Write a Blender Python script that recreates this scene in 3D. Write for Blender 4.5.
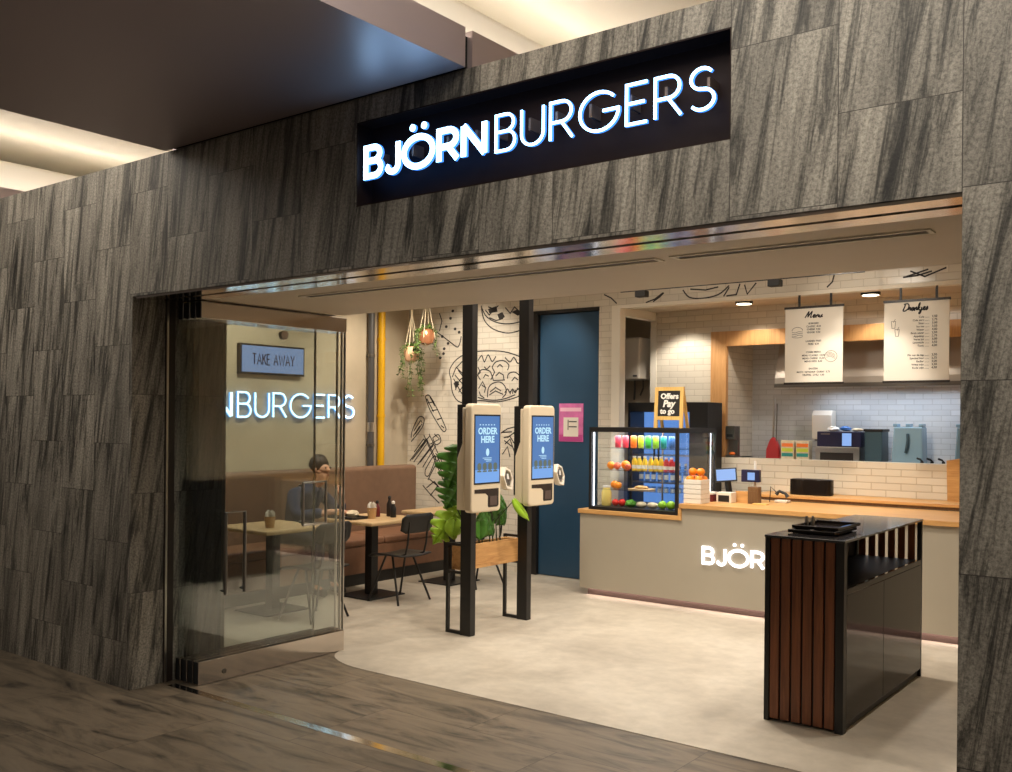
import bpy, math, random
from mathutils import Vector, Matrix
random.seed(7)
S = bpy.context.scene
for o in list(bpy.data.objects):
    bpy.data.objects.remove(o)
C = S.collection
PI = math.pi

# ------------------------------------------------------------------ camera
cam_d = bpy.data.cameras.new('camera')
cam = bpy.data.objects.new('camera', cam_d); C.objects.link(cam)
YAW, PIT, ROL, FPX, CY = -0.654665, -0.001697, 0.0091124, 968.03, 421.76
fw = Vector((math.sin(YAW)*math.cos(PIT), math.cos(YAW)*math.cos(PIT), math.sin(PIT)))
rt = Vector((math.cos(YAW), -math.sin(YAW), 0)); up = rt.cross(fw)
R2 = math.cos(ROL)*rt + math.sin(ROL)*up
U2 = -math.sin(ROL)*rt + math.cos(ROL)*up
m3 = Matrix((R2, U2, -fw)).transposed()
cam.matrix_world = Matrix.Translation((5.5, -3.349, 1.70)) @ m3.to_4x4()
cam_d.sensor_fit = 'HORIZONTAL'; cam_d.sensor_width = 36
cam_d.lens = FPX/1012*36; cam_d.shift_y = (CY-386)/1012
cam_d.clip_start = 0.05; cam_d.clip_end = 100
S.camera = cam

# ------------------------------------------------------------------ world, exposure, lights
W = bpy.data.worlds.new('world'); S.world = W; W.use_nodes = True
W.node_tree.nodes['Background'].inputs[0].default_value = (1.0, 0.85, 0.70, 1)
W.node_tree.nodes['Background'].inputs[1].default_value = 0.10
S.view_settings.view_transform = 'Standard'; S.view_settings.look = 'None'
S.view_settings.exposure = 0.0; S.view_settings.gamma = 1.0
S.view_settings.use_curve_mapping = False

def area(loc, sx, sy, power, col, rot=(0, 0, 0), name='area_light', spread=None):
    l = bpy.data.lights.new(name, 'AREA'); l.shape = 'RECTANGLE'; l.size = sx; l.size_y = sy
    l.energy = power; l.color = col
    if spread: l.spread = spread
    o = bpy.data.objects.new(name, l); C.objects.link(o); o.location = loc; o.rotation_euler = rot
    return o
def spot(loc, tgt, power, col, ang=70, blend=.6, r=.05, name='spot_light'):
    l = bpy.data.lights.new(name, 'SPOT'); l.energy = power; l.color = col
    l.spot_size = math.radians(ang); l.spot_blend = blend; l.shadow_soft_size = r
    o = bpy.data.objects.new(name, l); C.objects.link(o); o.location = loc
    o.rotation_euler = (Vector(tgt)-Vector(loc)).to_track_quat('-Z', 'Y').to_euler()
    return o
WARM = (1.0, 0.87, 0.70); WARM2 = (1.0, 0.905, 0.78); COOL = (0.72, 0.84, 1.0)
# shop ceiling downlights
for (x, y, p) in ((1.2, 2.2, 75), (2.6, 2.5, 90), (4.0, 2.3, 60), (1.9, 3.7, 90), (3.3, 3.6, 75), (0.75, 3.9, 55)):
    spot((x, y, 3.2), (x, y+.1, 0), p*1.6, WARM2, 115, .8, .07)
for (x, y, p) in ((-0.9, 2.6, 45), (-1.0, 4.0, 50), (-1.6, 1.7, 40)):
    spot((x, y, 3.2), (x, y, 0), p*1.5, WARM, 110, .8, .06)
spot((-1.2, 3.9, 3.2), (-1.6, 5.3, 1.9), 125, WARM2, 75, .7, .04)      # mural wash
spot((-0.4, 4.3, 3.2), (-0.42, 5.3, 2.35), 70, WARM2, 50, .9, .04)       # door top
area((1.6, 3.2, 3.22), 3.4, 2.4, 42, WARM2)
# concourse: unseen area lights added below the mall ceiling to brighten the stone
area((4.4, -1.1, 3.93), 2.6, 1.3, 62, (1.0, .93, .83))
area((-0.9, -1.2, 3.93), 1.9, 1.4, 40, (1.0, .93, .83))
spot((-1.3, 2.6, 3.2), (-2.66, 2.9, 1.6), 125, WARM, 100, .8, .06)      # two spots without fixtures, added to brighten the left wall
spot((-1.5, 4.2, 3.2), (-2.66, 4.5, 1.6), 95, WARM, 95, .8, .06)
spot((2.8, 3.5, 3.2), (2.8, 5.3, 2.45), 42, WARM2, 48, .7, .05)      # spot without a fixture, added to brighten the menu boards
spot((2.8, 4.3, 3.2), (2.8, 6.0, 1.1), 95, WARM2, 50, .6, .05)  # likewise added, to brighten the white brick half wall
# kitchen
spot((1.56, 5.70, 2.86), (1.56, 5.96, 1.6), 24, WARM2, 105, .45, .03)
spot((2.775, 5.70, 2.86), (2.775, 5.96, 1.6), 24, WARM2, 105, .45, .03)
spot((0.75, 5.55, 2.84), (0.75, 6.07, 1.6), 42, WARM2, 95, .5, .03)
spot((2.4, 4.4, 3.1), (2.4, 5.05, .95), 70, WARM2, 50, .6, .05)
area((2.7, 6.45, 2.03), 1.4, .25, 6.5, COOL)
# ------------------------------------------------------------------ materials
def srgb(r, g, b):
    f = lambda c: ((c/255+.055)/1.055)**2.4 if c > 10 else c/255/12.92
    return (f(r), f(g), f(b), 1)
def newmat(name):
    m = bpy.data.materials.new(name); m.use_nodes = True
    nt = m.node_tree
    return m, nt, nt.nodes['Principled BSDF']
def mat(name, col, rough=.5, metal=0., spec=None, coat=0., emis=None, es=0., noise=0., nscale=20.):
    m, nt, b = newmat(name)
    b.inputs['Base Color'].default_value = col
    b.inputs['Roughness'].default_value = rough; b.inputs['Metallic'].default_value = metal
    if spec is not None: b.inputs['Specular IOR Level'].default_value = spec
    if coat: b.inputs['Coat Weight'].default_value = coat; b.inputs['Coat Roughness'].default_value = .1
    if emis: b.inputs['Emission Color'].default_value = emis; b.inputs['Emission Strength'].default_value = es
    if noise:
        tc = nt.nodes.new('ShaderNodeTexCoord'); n = nt.nodes.new('ShaderNodeTexNoise')
        n.inputs['Scale'].default_value = nscale; n.inputs['Detail'].default_value = 4
        mx = nt.nodes.new('ShaderNodeMix'); mx.data_type = 'RGBA'; mx.blend_type = 'MULTIPLY'
        mx.inputs['Factor'].default_value = 1
        mr = nt.nodes.new('ShaderNodeMapRange'); mr.inputs[1].default_value = .3; mr.inputs[2].default_value = .7
        mr.inputs[3].default_value = 1-noise; mr.inputs[4].default_value = 1+noise*.4
        nt.links.new(tc.outputs['Object'], n.inputs['Vector']); nt.links.new(n.outputs['Fac'], mr.inputs[0])
        mx.inputs[6].default_value = col
        nt.links.new(mr.outputs[0], mx.inputs[7]); nt.links.new(mx.outputs[2], b.inputs['Base Color'])
    return m
def ramp(nt, stops):
    r = nt.nodes.new('ShaderNodeValToRGB'); e = r.color_ramp.elements
    while len(e) < len(stops): e.new(.5)
    for i, (p, c) in enumerate(stops): e[i].position = p; e[i].color = c
    return r
def comb(nt, sep, axes, scale=(1, 1, 1), off=(0, 0, 0)):
    c = nt.nodes.new('ShaderNodeCombineXYZ')
    for i, a in enumerate(axes):
        if a is None: continue
        md = nt.nodes.new('ShaderNodeMath'); md.operation = 'MULTIPLY_ADD'
        md.inputs[1].default_value = scale[i]; md.inputs[2].default_value = off[i]
        nt.links.new(sep.outputs[a], md.inputs[0]); nt.links.new(md.outputs[0], c.inputs[i])
    return c
def sepxyz(nt):
    tc = nt.nodes.new('ShaderNodeTexCoord'); s = nt.nodes.new('ShaderNodeSeparateXYZ')
    nt.links.new(tc.outputs['Object'], s.inputs[0]); return tc, s
def noise_n(nt, vec, scale, detail=5, rough=.6, dist=0.):
    n = nt.nodes.new('ShaderNodeTexNoise'); n.inputs['Scale'].default_value = scale
    n.inputs['Detail'].default_value = detail; n.inputs['Roughness'].default_value = rough
    n.inputs['Distortion'].default_value = dist
    nt.links.new(vec, n.inputs['Vector']); return n
def mixc(nt, a, b, fac=1., mode='MULTIPLY'):
    mx = nt.nodes.new('ShaderNodeMix'); mx.data_type = 'RGBA'; mx.blend_type = mode
    if isinstance(fac, float): mx.inputs[0].default_value = fac
    else: nt.links.new(fac, mx.inputs[0])
    for i, v in ((6, a), (7, b)):
        if isinstance(v, tuple): mx.inputs[i].default_value = v
        else: nt.links.new(v, mx.inputs[i])
    return mx.outputs[2]
def bump(nt, b, h, strength=.3, dist=.01):
    bp = nt.nodes.new('ShaderNodeBump'); bp.inputs['Strength'].default_value = strength
    bp.inputs['Distance'].default_value = dist
    nt.links.new(h, bp.inputs['Height']); nt.links.new(bp.outputs[0], b.inputs['Normal'])

def stone_clad():
    m, nt, b = newmat('grey_streaked_stone')
    tc, s = sepxyz(nt)
    # panels .62 high, .4015 wide, columns shifted by half
    v = comb(nt, s, ('Z', 'X', None), off=(.02+.62*5.5, .03+.3995*20, 0))
    br = nt.nodes.new('ShaderNodeTexBrick'); nt.links.new(v.outputs[0], br.inputs['Vector'])
    br.inputs['Scale'].default_value = 1; br.inputs['Brick Width'].default_value = .62
    br.inputs['Row Height'].default_value = .3995; br.inputs['Mortar Size'].default_value = .0016
    br.inputs['Mortar Smooth'].default_value = .1; br.offset = .5
    br.inputs['Color1'].default_value = (0, 0, 0, 1); br.inputs['Color2'].default_value = (1, 1, 1, 1)
    br.inputs['Mortar'].default_value = (.5, .5, .5, 1)
    # offset streaks per panel
    off = nt.nodes.new('ShaderNodeVectorMath'); off.operation = 'MULTIPLY_ADD'
    off.inputs[1].default_value = (3.7, 2.1, 5.3)
    st = nt.nodes.new('ShaderNodeCombineXYZ')
    # streaks lean slightly: x + .12 z
    lean = nt.nodes.new('ShaderNodeMath'); lean.operation = 'MULTIPLY_ADD'; lean.inputs[1].default_value = -.16
    nt.links.new(s.outputs['Z'], lean.inputs[0]); nt.links.new(s.outputs['X'], lean.inputs[2])
    ym = nt.nodes.new('ShaderNodeMath'); ym.operation = 'ADD'
    nt.links.new(lean.outputs[0], ym.inputs[0]); nt.links.new(s.outputs['Y'], ym.inputs[1])
    zs = nt.nodes.new('ShaderNodeMath'); zs.operation = 'MULTIPLY'; zs.inputs[1].default_value = .075
    nt.links.new(s.outputs['Z'], zs.inputs[0])
    nt.links.new(ym.outputs[0], st.inputs[0]); nt.links.new(zs.outputs[0], st.inputs[1])
    nt.links.new(br.outputs['Color'], off.inputs[0]); nt.links.new(st.outputs[0], off.inputs[2])
    n1 = noise_n(nt, off.outputs[0], 15, 9, .74, .6)
    n2 = noise_n(nt, off.outputs[0], 2.6, 3, .5, .3)
    n3 = noise_n(nt, tc.outputs['Object'], 75, 3, .8)
    r1 = ramp(nt, [(.36, srgb(44, 42, 39)), (.44, srgb(92, 88, 80)), (.51, srgb(140, 134, 123)), (.72, srgb(178, 171, 158))])
    nt.links.new(n1.outputs['Fac'], r1.inputs[0])
    r2 = ramp(nt, [(.32, (.55, .55, .55, 1)), (.58, (1.1, 1.1, 1.1, 1))]); nt.links.new(n2.outputs['Fac'], r2.inputs[0])
    r3 = ramp(nt, [(.36, (.42, .42, .42, 1)), (.5, (.97, .97, .97, 1)), (.64, (1.4, 1.4, 1.4, 1))]); nt.links.new(n3.outputs['Fac'], r3.inputs[0])
    c = mixc(nt, r1.outputs[0], r2.outputs[0]); c = mixc(nt, c, r3.outputs[0], .8)
    c = mixc(nt, c, srgb(62, 57, 51), br.outputs['Fac'], 'MIX')
    nt.links.new(c, b.inputs['Base Color']); b.inputs['Roughness'].default_value = .6
    bump(nt, b, n3.outputs['Fac'], .25, .004)
    return m
def stone_floor():
    m, nt, b = newmat('brown_streaked_floor_stone')
    tc, s = sepxyz(nt)
    v = comb(nt, s, ('X', 'Y', None), off=(20.1, 20.25, 0))
    br = nt.nodes.new('ShaderNodeTexBrick'); nt.links.new(v.outputs[0], br.inputs['Vector'])
    br.inputs['Scale'].default_value = 1; br.inputs['Brick Width'].default_value = 1.2
    br.inputs['Row Height'].default_value = .75; br.inputs['Mortar Size'].default_value = .002; br.offset = .5
    br.inputs['Color1'].default_value = (0, 0, 0, 1); br.inputs['Color2'].default_value = (1, 1, 1, 1)
    rot = nt.nodes.new('ShaderNodeMapping'); rot.inputs['Rotation'].default_value = (0, 0, -.45)
    rot.inputs['Scale'].default_value = (1.0, 4.5, 1)
    nt.links.new(tc.outputs['Object'], rot.inputs[0])
    off = nt.nodes.new('ShaderNodeVectorMath'); off.operation = 'MULTIPLY_ADD'; off.inputs[1].default_value = (5, 3, 0)
    nt.links.new(br.outputs['Color'], off.inputs[0]); nt.links.new(rot.outputs[0], off.inputs[2])
    n1 = noise_n(nt, off.outputs[0], 1.5, 8, .66, 1.3)
    r1 = ramp(nt, [(.32, srgb(48, 42, 35)), (.42, srgb(92, 82, 68)), (.53, srgb(116, 103, 86)), (.75, srgb(130, 116, 97))])
    nt.links.new(n1.outputs['Fac'], r1.inputs[0])
    c = mixc(nt, r1.outputs[0], srgb(58, 50, 42), br.outputs['Fac'], 'MIX')
    nt.links.new(c, b.inputs['Base Color']); b.inputs['Roughness'].default_value = .42
    return m
def concrete():
    m, nt, b = newmat('beige_cast_floor')
    tc, s = sepxyz(nt)
    n1 = noise_n(nt, tc.outputs['Object'], 1.3, 6, .6, .4)
    n2 = noise_n(nt, tc.outputs['Object'], 9, 5, .6)
    r1 = ramp(nt, [(.3, srgb(168, 158, 143)), (.55, srgb(190, 180, 164)), (.75, srgb(202, 193, 178))])
    nt.links.new(n1.outputs['Fac'], r1.inputs[0])
    r2 = ramp(nt, [(.35, (.9, .9, .9, 1)), (.65, (1.04, 1.04, 1.04, 1))]); nt.links.new(n2.outputs['Fac'], r2.inputs[0])
    nt.links.new(mixc(nt, r1.outputs[0], r2.outputs[0]), b.inputs['Base Color'])
    b.inputs['Roughness'].default_value = .42; b.inputs['Specular IOR Level'].default_value = .35
    return m
def tiles(name, axes, bw, rh, c1, mortar, msize=.004, rough=.25, offs=(20, 20, 0)):
    m, nt, b = newmat(name)
    tc, s = sepxyz(nt)
    v = comb(nt, s, axes, off=offs)
    br = nt.nodes.new('ShaderNodeTexBrick'); nt.links.new(v.outputs[0], br.inputs['Vector'])
    br.inputs['Scale'].default_value = 1; br.inputs['Brick Width'].default_value = bw
    br.inputs['Row Height'].default_value = rh; br.inputs['Mortar Size'].default_value = msize
    br.inputs['Mortar Smooth'].default_value = .3
    br.inputs['Color1'].default_value = c1; br.inputs['Color2'].default_value = tuple(x*.9 for x in c1[:3])+(1,)
    br.inputs['Mortar'].default_value = mortar
    nt.links.new(br.outputs['Color'], b.inputs['Base Color']); b.inputs['Roughness'].default_value = rough
    inv = nt.nodes.new('ShaderNodeMath'); inv.operation = 'SUBTRACT'; inv.inputs[0].default_value = 1
    nt.links.new(br.outputs['Fac'], inv.inputs[1]); bump(nt, b, inv.outputs[0], .5, .004)
    return m
def wood(name, c1, c2, scale=(1, 14, 14), rough=.45, knots=False):
    m, nt, b = newmat(name)
    tc = nt.nodes.new('ShaderNodeTexCoord'); mp = nt.nodes.new('ShaderNodeMapping'); mp.inputs['Scale'].default_value = scale
    nt.links.new(tc.outputs['Object'], mp.inputs[0])
    n1 = noise_n(nt, mp.outputs[0], 2.2, 6, .62, 1.2)
    r1 = ramp(nt, [(.3, c2), (.65, c1)]); nt.links.new(n1.outputs['Fac'], r1.inputs[0])
    col = r1.outputs[0]
    if knots:
        n2 = noise_n(nt, tc.outputs['Object'], 5, 2, .5, .5)
        r2 = ramp(nt, [(.30, (.45, .32, .25, 1)), (.40, (1, 1, 1, 1))]); nt.links.new(n2.outputs['Fac'], r2.inputs[0])
        col = mixc(nt, col, r2.outputs[0])
    nt.links.new(col, b.inputs['Base Color']); b.inputs['Roughness'].default_value = rough
    return m
def glass_m(name, tint=(.86, .92, .89, 1), ior=1.5):
    m = bpy.data.materials.new(name); m.use_nodes = True; nt = m.node_tree
    nt.nodes.remove(nt.nodes['Principled BSDF']); out = nt.nodes['Material Output']
    t = nt.nodes.new('ShaderNodeBsdfTransparent'); t.inputs[0].default_value = tint
    g = nt.nodes.new('ShaderNodeBsdfGlossy'); g.inputs['Roughness'].default_value = 0.0
    # Schlick reflectance, the same on both faces of the pane
    f0 = ((ior-1)/(ior+1))**2
    lw = nt.nodes.new('ShaderNodeLayerWeight'); lw.inputs[0].default_value = .5
    pw = nt.nodes.new('ShaderNodeMath'); pw.operation = 'POWER'; pw.inputs[1].default_value = 5
    md = nt.nodes.new('ShaderNodeMath'); md.operation = 'MULTIPLY_ADD'; md.inputs[1].default_value = 1-f0; md.inputs[2].default_value = f0
    nt.links.new(lw.outputs['Facing'], pw.inputs[0]); nt.links.new(pw.outputs[0], md.inputs[0])
    mx = nt.nodes.new('ShaderNodeMixShader')
    nt.links.new(md.outputs[0], mx.inputs[0]); nt.links.new(t.outputs[0], mx.inputs[1]); nt.links.new(g.outputs[0], mx.inputs[2])
    nt.links.new(mx.outputs[0], out.inputs[0]); return m
def emis(name, col, s): return mat(name, (.02, .02, .02, 1), .5, emis=col, es=s)
M = {}
M['stone'] = stone_clad(); M['stonefloor'] = stone_floor(); M['concrete'] = concrete()
M['plaster'] = mat('beige_plaster', srgb(196, 182, 158), .8, noise=.10, nscale=3)
M['soffit'] = mat('cream_soffit_paint', srgb(206, 190, 168), .55, noise=.05, nscale=2)
M['tile'] = tiles('white_tile', ('X', 'Z', None), .2, .066, srgb(226, 217, 200), srgb(200, 190, 172))
M['tile_y'] = tiles('white_tile_side', ('Y', 'Z', None), .2, .066, srgb(226, 217, 200), srgb(200, 190, 172))
M['tilek'] = tiles('grey_white_kitchen_tile', ('X', 'Z', None), .17, .055, srgb(204, 205, 206), srgb(180, 180, 180))
M['brick'] = tiles('white_wall_brick', ('X', 'Z', None), .27, .0655, srgb(232, 222, 202), srgb(200, 186, 162), .005, .35, (20, 20.014-.0655*5, 0))
M['oak'] = wood('oak_worktop', srgb(214, 166, 104), srgb(186, 134, 76))
M['oakframe'] = wood('oak_frame', srgb(206, 158, 102), srgb(182, 132, 80), (14, 14, 1))
M['ash'] = wood('pale_table_wood', srgb(212, 182, 138), srgb(190, 156, 110), (14, 1, 14))
M['slat'] = wood('brown_slat_wood', srgb(134, 80, 48), srgb(96, 55, 33), (14, 14, .8))
M['plank'] = wood('rustic_planter_wood', srgb(228, 178, 116), srgb(196, 140, 82), (14, 1.2, 14), .6, True)
M['black'] = mat('black_powder_coat', srgb(27, 25, 24), .45)
M['blackgloss'] = mat('black_gloss_laminate', srgb(30, 25, 22), .07, spec=.22)
M['darktop'] = mat('dark_polished_top', srgb(34, 31, 32), .16, spec=.8, coat=.6)
M['brownblack'] = mat('dark_brown_metal', srgb(44, 35, 30), .4)
M['kick'] = mat('dark_brown_plinth', srgb(92, 76, 70), .5)
M['steel'] = mat('brushed_steel', srgb(190, 186, 180), .28, 1)
M['hoodsteel'] = mat('satin_hood_steel', srgb(186, 178, 168), .5, .8)
M['strip'] = mat('worn_floor_steel', srgb(226, 222, 216), .12, 1)
M['polish'] = mat('polished_steel', srgb(206, 198, 190), .14, 1)
M['dullsteel'] = mat('grey_steel', srgb(120, 116, 110), .35, .9)
M['glass'] = glass_m('clear_glass', (.965, .982, .974, 1), 1.66)
M['caseglass'] = glass_m('case_glass', (.97, .98, .98, 1), 1.4)
M['blue'] = mat('dark_blue_door_paint', srgb(40, 72, 98), .34, noise=.05, nscale=2)
M['leather'] = mat('brown_leather', srgb(122, 94, 74), .5, noise=.10, nscale=14)
M['leather2'] = mat('rust_brown_leather', srgb(132, 94, 70), .5, noise=.12, nscale=14)
M['canopy'] = mat('taupe_metal_panel', srgb(176, 160, 160), .40, .55, spec=1.0)
M['cream'] = mat('cream_ceiling_paint', srgb(236, 228, 212), .8)
M['signback'] = mat('dark_brown_sign_panel', srgb(36, 22, 16), .6, spec=.2)
M['led_w'] = emis('warm_cove_led', (1.0, .93, .84, 1), 20.0)
M['led_p'] = emis('rosy_kick_led', (1.0, .76, .68, 1), 17.0)
M['led_c'] = emis('white_case_led', (.86, .9, 1.0, 1), 4.0)
M['nface'] = emis('white_neon_tube', (.62, .86, 1.0, 1), 4.0)
M['nedge'] = emis('blue_neon_glow_edge', (.12, .42, 1.0, 1), 1.6)
M['face'] = emis('lit_letter_face', (.34, .64, 1.0, 1), 8.5)
M['edge'] = emis('blue_letter_edge', (.06, .27, 1.0, 1), 1.8)
M['cface'] = emis('white_letter_face', (1.0, .95, .95, 1), 3.0)
M['return'] = mat('grey_letter_bracket', srgb(120, 104, 92), .4, .6)
M['counter'] = mat('greige_counter_panel', srgb(168, 159, 142), .42, noise=.04, nscale=2)
M['white'] = mat('white_plastic', srgb(232, 222, 206), .35)
M['offwhite'] = mat('off_white_paper', srgb(236, 228, 214), .7)
M['kiosk'] = mat('cream_kiosk_shell', srgb(232, 216, 188), .38)
M['ink'] = mat('black_ink', srgb(38, 34, 34), .7)
M['greyink'] = mat('grey_ink', srgb(128, 120, 112), .7)
M['muralink'] = mat('mural_black_paint', srgb(52, 48, 46), .7)
M['yellow'] = mat('yellow_pipe_paint', srgb(226, 172, 20), .4)
M['greypipe'] = mat('dark_grey_pipe', srgb(78, 76, 76), .4)
M['leaf'] = mat('green_leaf', srgb(74, 128, 42), .38, noise=.35, nscale=12)
M['leafl'] = mat('lime_leaf', srgb(150, 190, 44), .4, noise=.25, nscale=12)
M['vine'] = mat('trailing_green_leaf', srgb(92, 118, 54), .5, noise=.3, nscale=30)
M['stem'] = mat('dark_plant_stem', srgb(54, 62, 34), .6)
M['soil'] = mat('dark_soil', srgb(52, 40, 30), .9)
M['rope'] = mat('cream_cotton_rope', srgb(220, 204, 172), .8)
M['copper'] = mat('copper_pot_glaze', srgb(206, 140, 100), .18, .7)
M['clay'] = mat('pale_terracotta', srgb(206, 158, 122), .5)
M['navy'] = mat('navy_cloth', srgb(42, 48, 74), .85)
M['denim'] = mat('dark_trouser_cloth', srgb(40, 42, 50), .85)
M['skin'] = mat('skin', srgb(204, 156, 128), .5)
M['hair'] = mat('dark_hair', srgb(48, 38, 32), .6)
M['kraft'] = mat('kraft_paper', srgb(196, 158, 110), .7)
M['paper'] = mat('white_tissue', srgb(240, 236, 228), .8)
M['red'] = mat('red_plastic', srgb(190, 44, 48), .4)
M['orange'] = mat('orange_peel', srgb(244, 140, 20), .45)
M['apple_g'] = mat('green_apple_skin', srgb(150, 200, 50), .35)
M['apple_r'] = mat('pink_apple_skin', srgb(222, 100, 70), .35)
M['tomato'] = mat('tomato_skin', srgb(216, 50, 40), .3)
M['lettuce'] = mat('lettuce_green', srgb(92, 160, 48), .5, noise=.3, nscale=40)
M['juice'] = mat('pale_yellow_juice', srgb(240, 214, 120), .3)
M['cap'] = mat('white_bottle_cap', srgb(236, 232, 226), .4)
M['bread'] = mat('toasted_bread', srgb(206, 160, 100), .7, noise=.2, nscale=40)
M['wrap'] = mat('pale_wrap', srgb(222, 206, 176), .6, noise=.2, nscale=30)
for k, c in dict(pink=(224, 70, 90), orangec=(240, 120, 40), lime=(196, 206, 60), green=(70, 176, 76), lgreen=(150, 200, 60), teal=(40, 140, 130), bluec=(60, 110, 180), yel=(244, 206, 60), redc=(206, 50, 60), dred=(110, 40, 40)).items():
    M[k] = mat(k+'_packaging', srgb(*c), .3)
M['screen'] = emis('blue_screen', (.085, .25, .62, 1), .75)
M['screenl'] = emis('pale_blue_screen', (.30, .52, 1.0, 1), .85)
M['scr_top'] = emis('deep_blue_screen_glow', (.07, .22, .62, 1), .8)
M['scr_txt'] = emis('white_screen_text', (.55, .85, 1.0, 1), 1.0)
M['scr_food'] = emis('olive_screen_picture', (.13, .17, .13, 1), .8)
M['scr_pale'] = emis('light_blue_screen_glow', (.20, .45, .95, 1), .85)
M['lightbox'] = emis('pale_blue_light_box', (.42, .58, 1.0, 1), .62)
M['fridgeglow'] = emis('blue_fridge_backlight', (.16, .38, .95, 1), .75)
M['pinkp'] = mat('pink_poster_paper', srgb(222, 120, 180), .6, noise=.25, nscale=9)
M['pinkd'] = mat('magenta_poster_print', srgb(190, 70, 140), .6)
M['pinkl'] = mat('pale_pink_poster_print', srgb(244, 196, 214), .6)
M['chalk'] = mat('chalkboard', srgb(36, 33, 31), .8)
M['chalkw'] = mat('white_chalk', srgb(240, 236, 226), .8)
M['pine'] = wood('pine_easel', srgb(240, 200, 120), srgb(220, 170, 92), (14, 14, 1))
M['walnut'] = wood('brown_box_wood', srgb(122, 92, 60), srgb(92, 66, 42), (14, 14, 1))
M['lampglow'] = emis('warm_lamp_disc', (1.0, .85, .62, 1), 6.0)
M['translu'] = mat('blue_grey_plastic', srgb(128, 156, 172), .25)
M['tealdark'] = mat('dark_teal_box', srgb(52, 74, 84), .4)
M['navybox'] = mat('navy_appliance', srgb(34, 34, 66), .35)
M['greygap'] = mat('gap_shade_and_cap_black', srgb(14, 13, 12), .9)  # black painted in as gap shade; also colours the rail end caps

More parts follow.
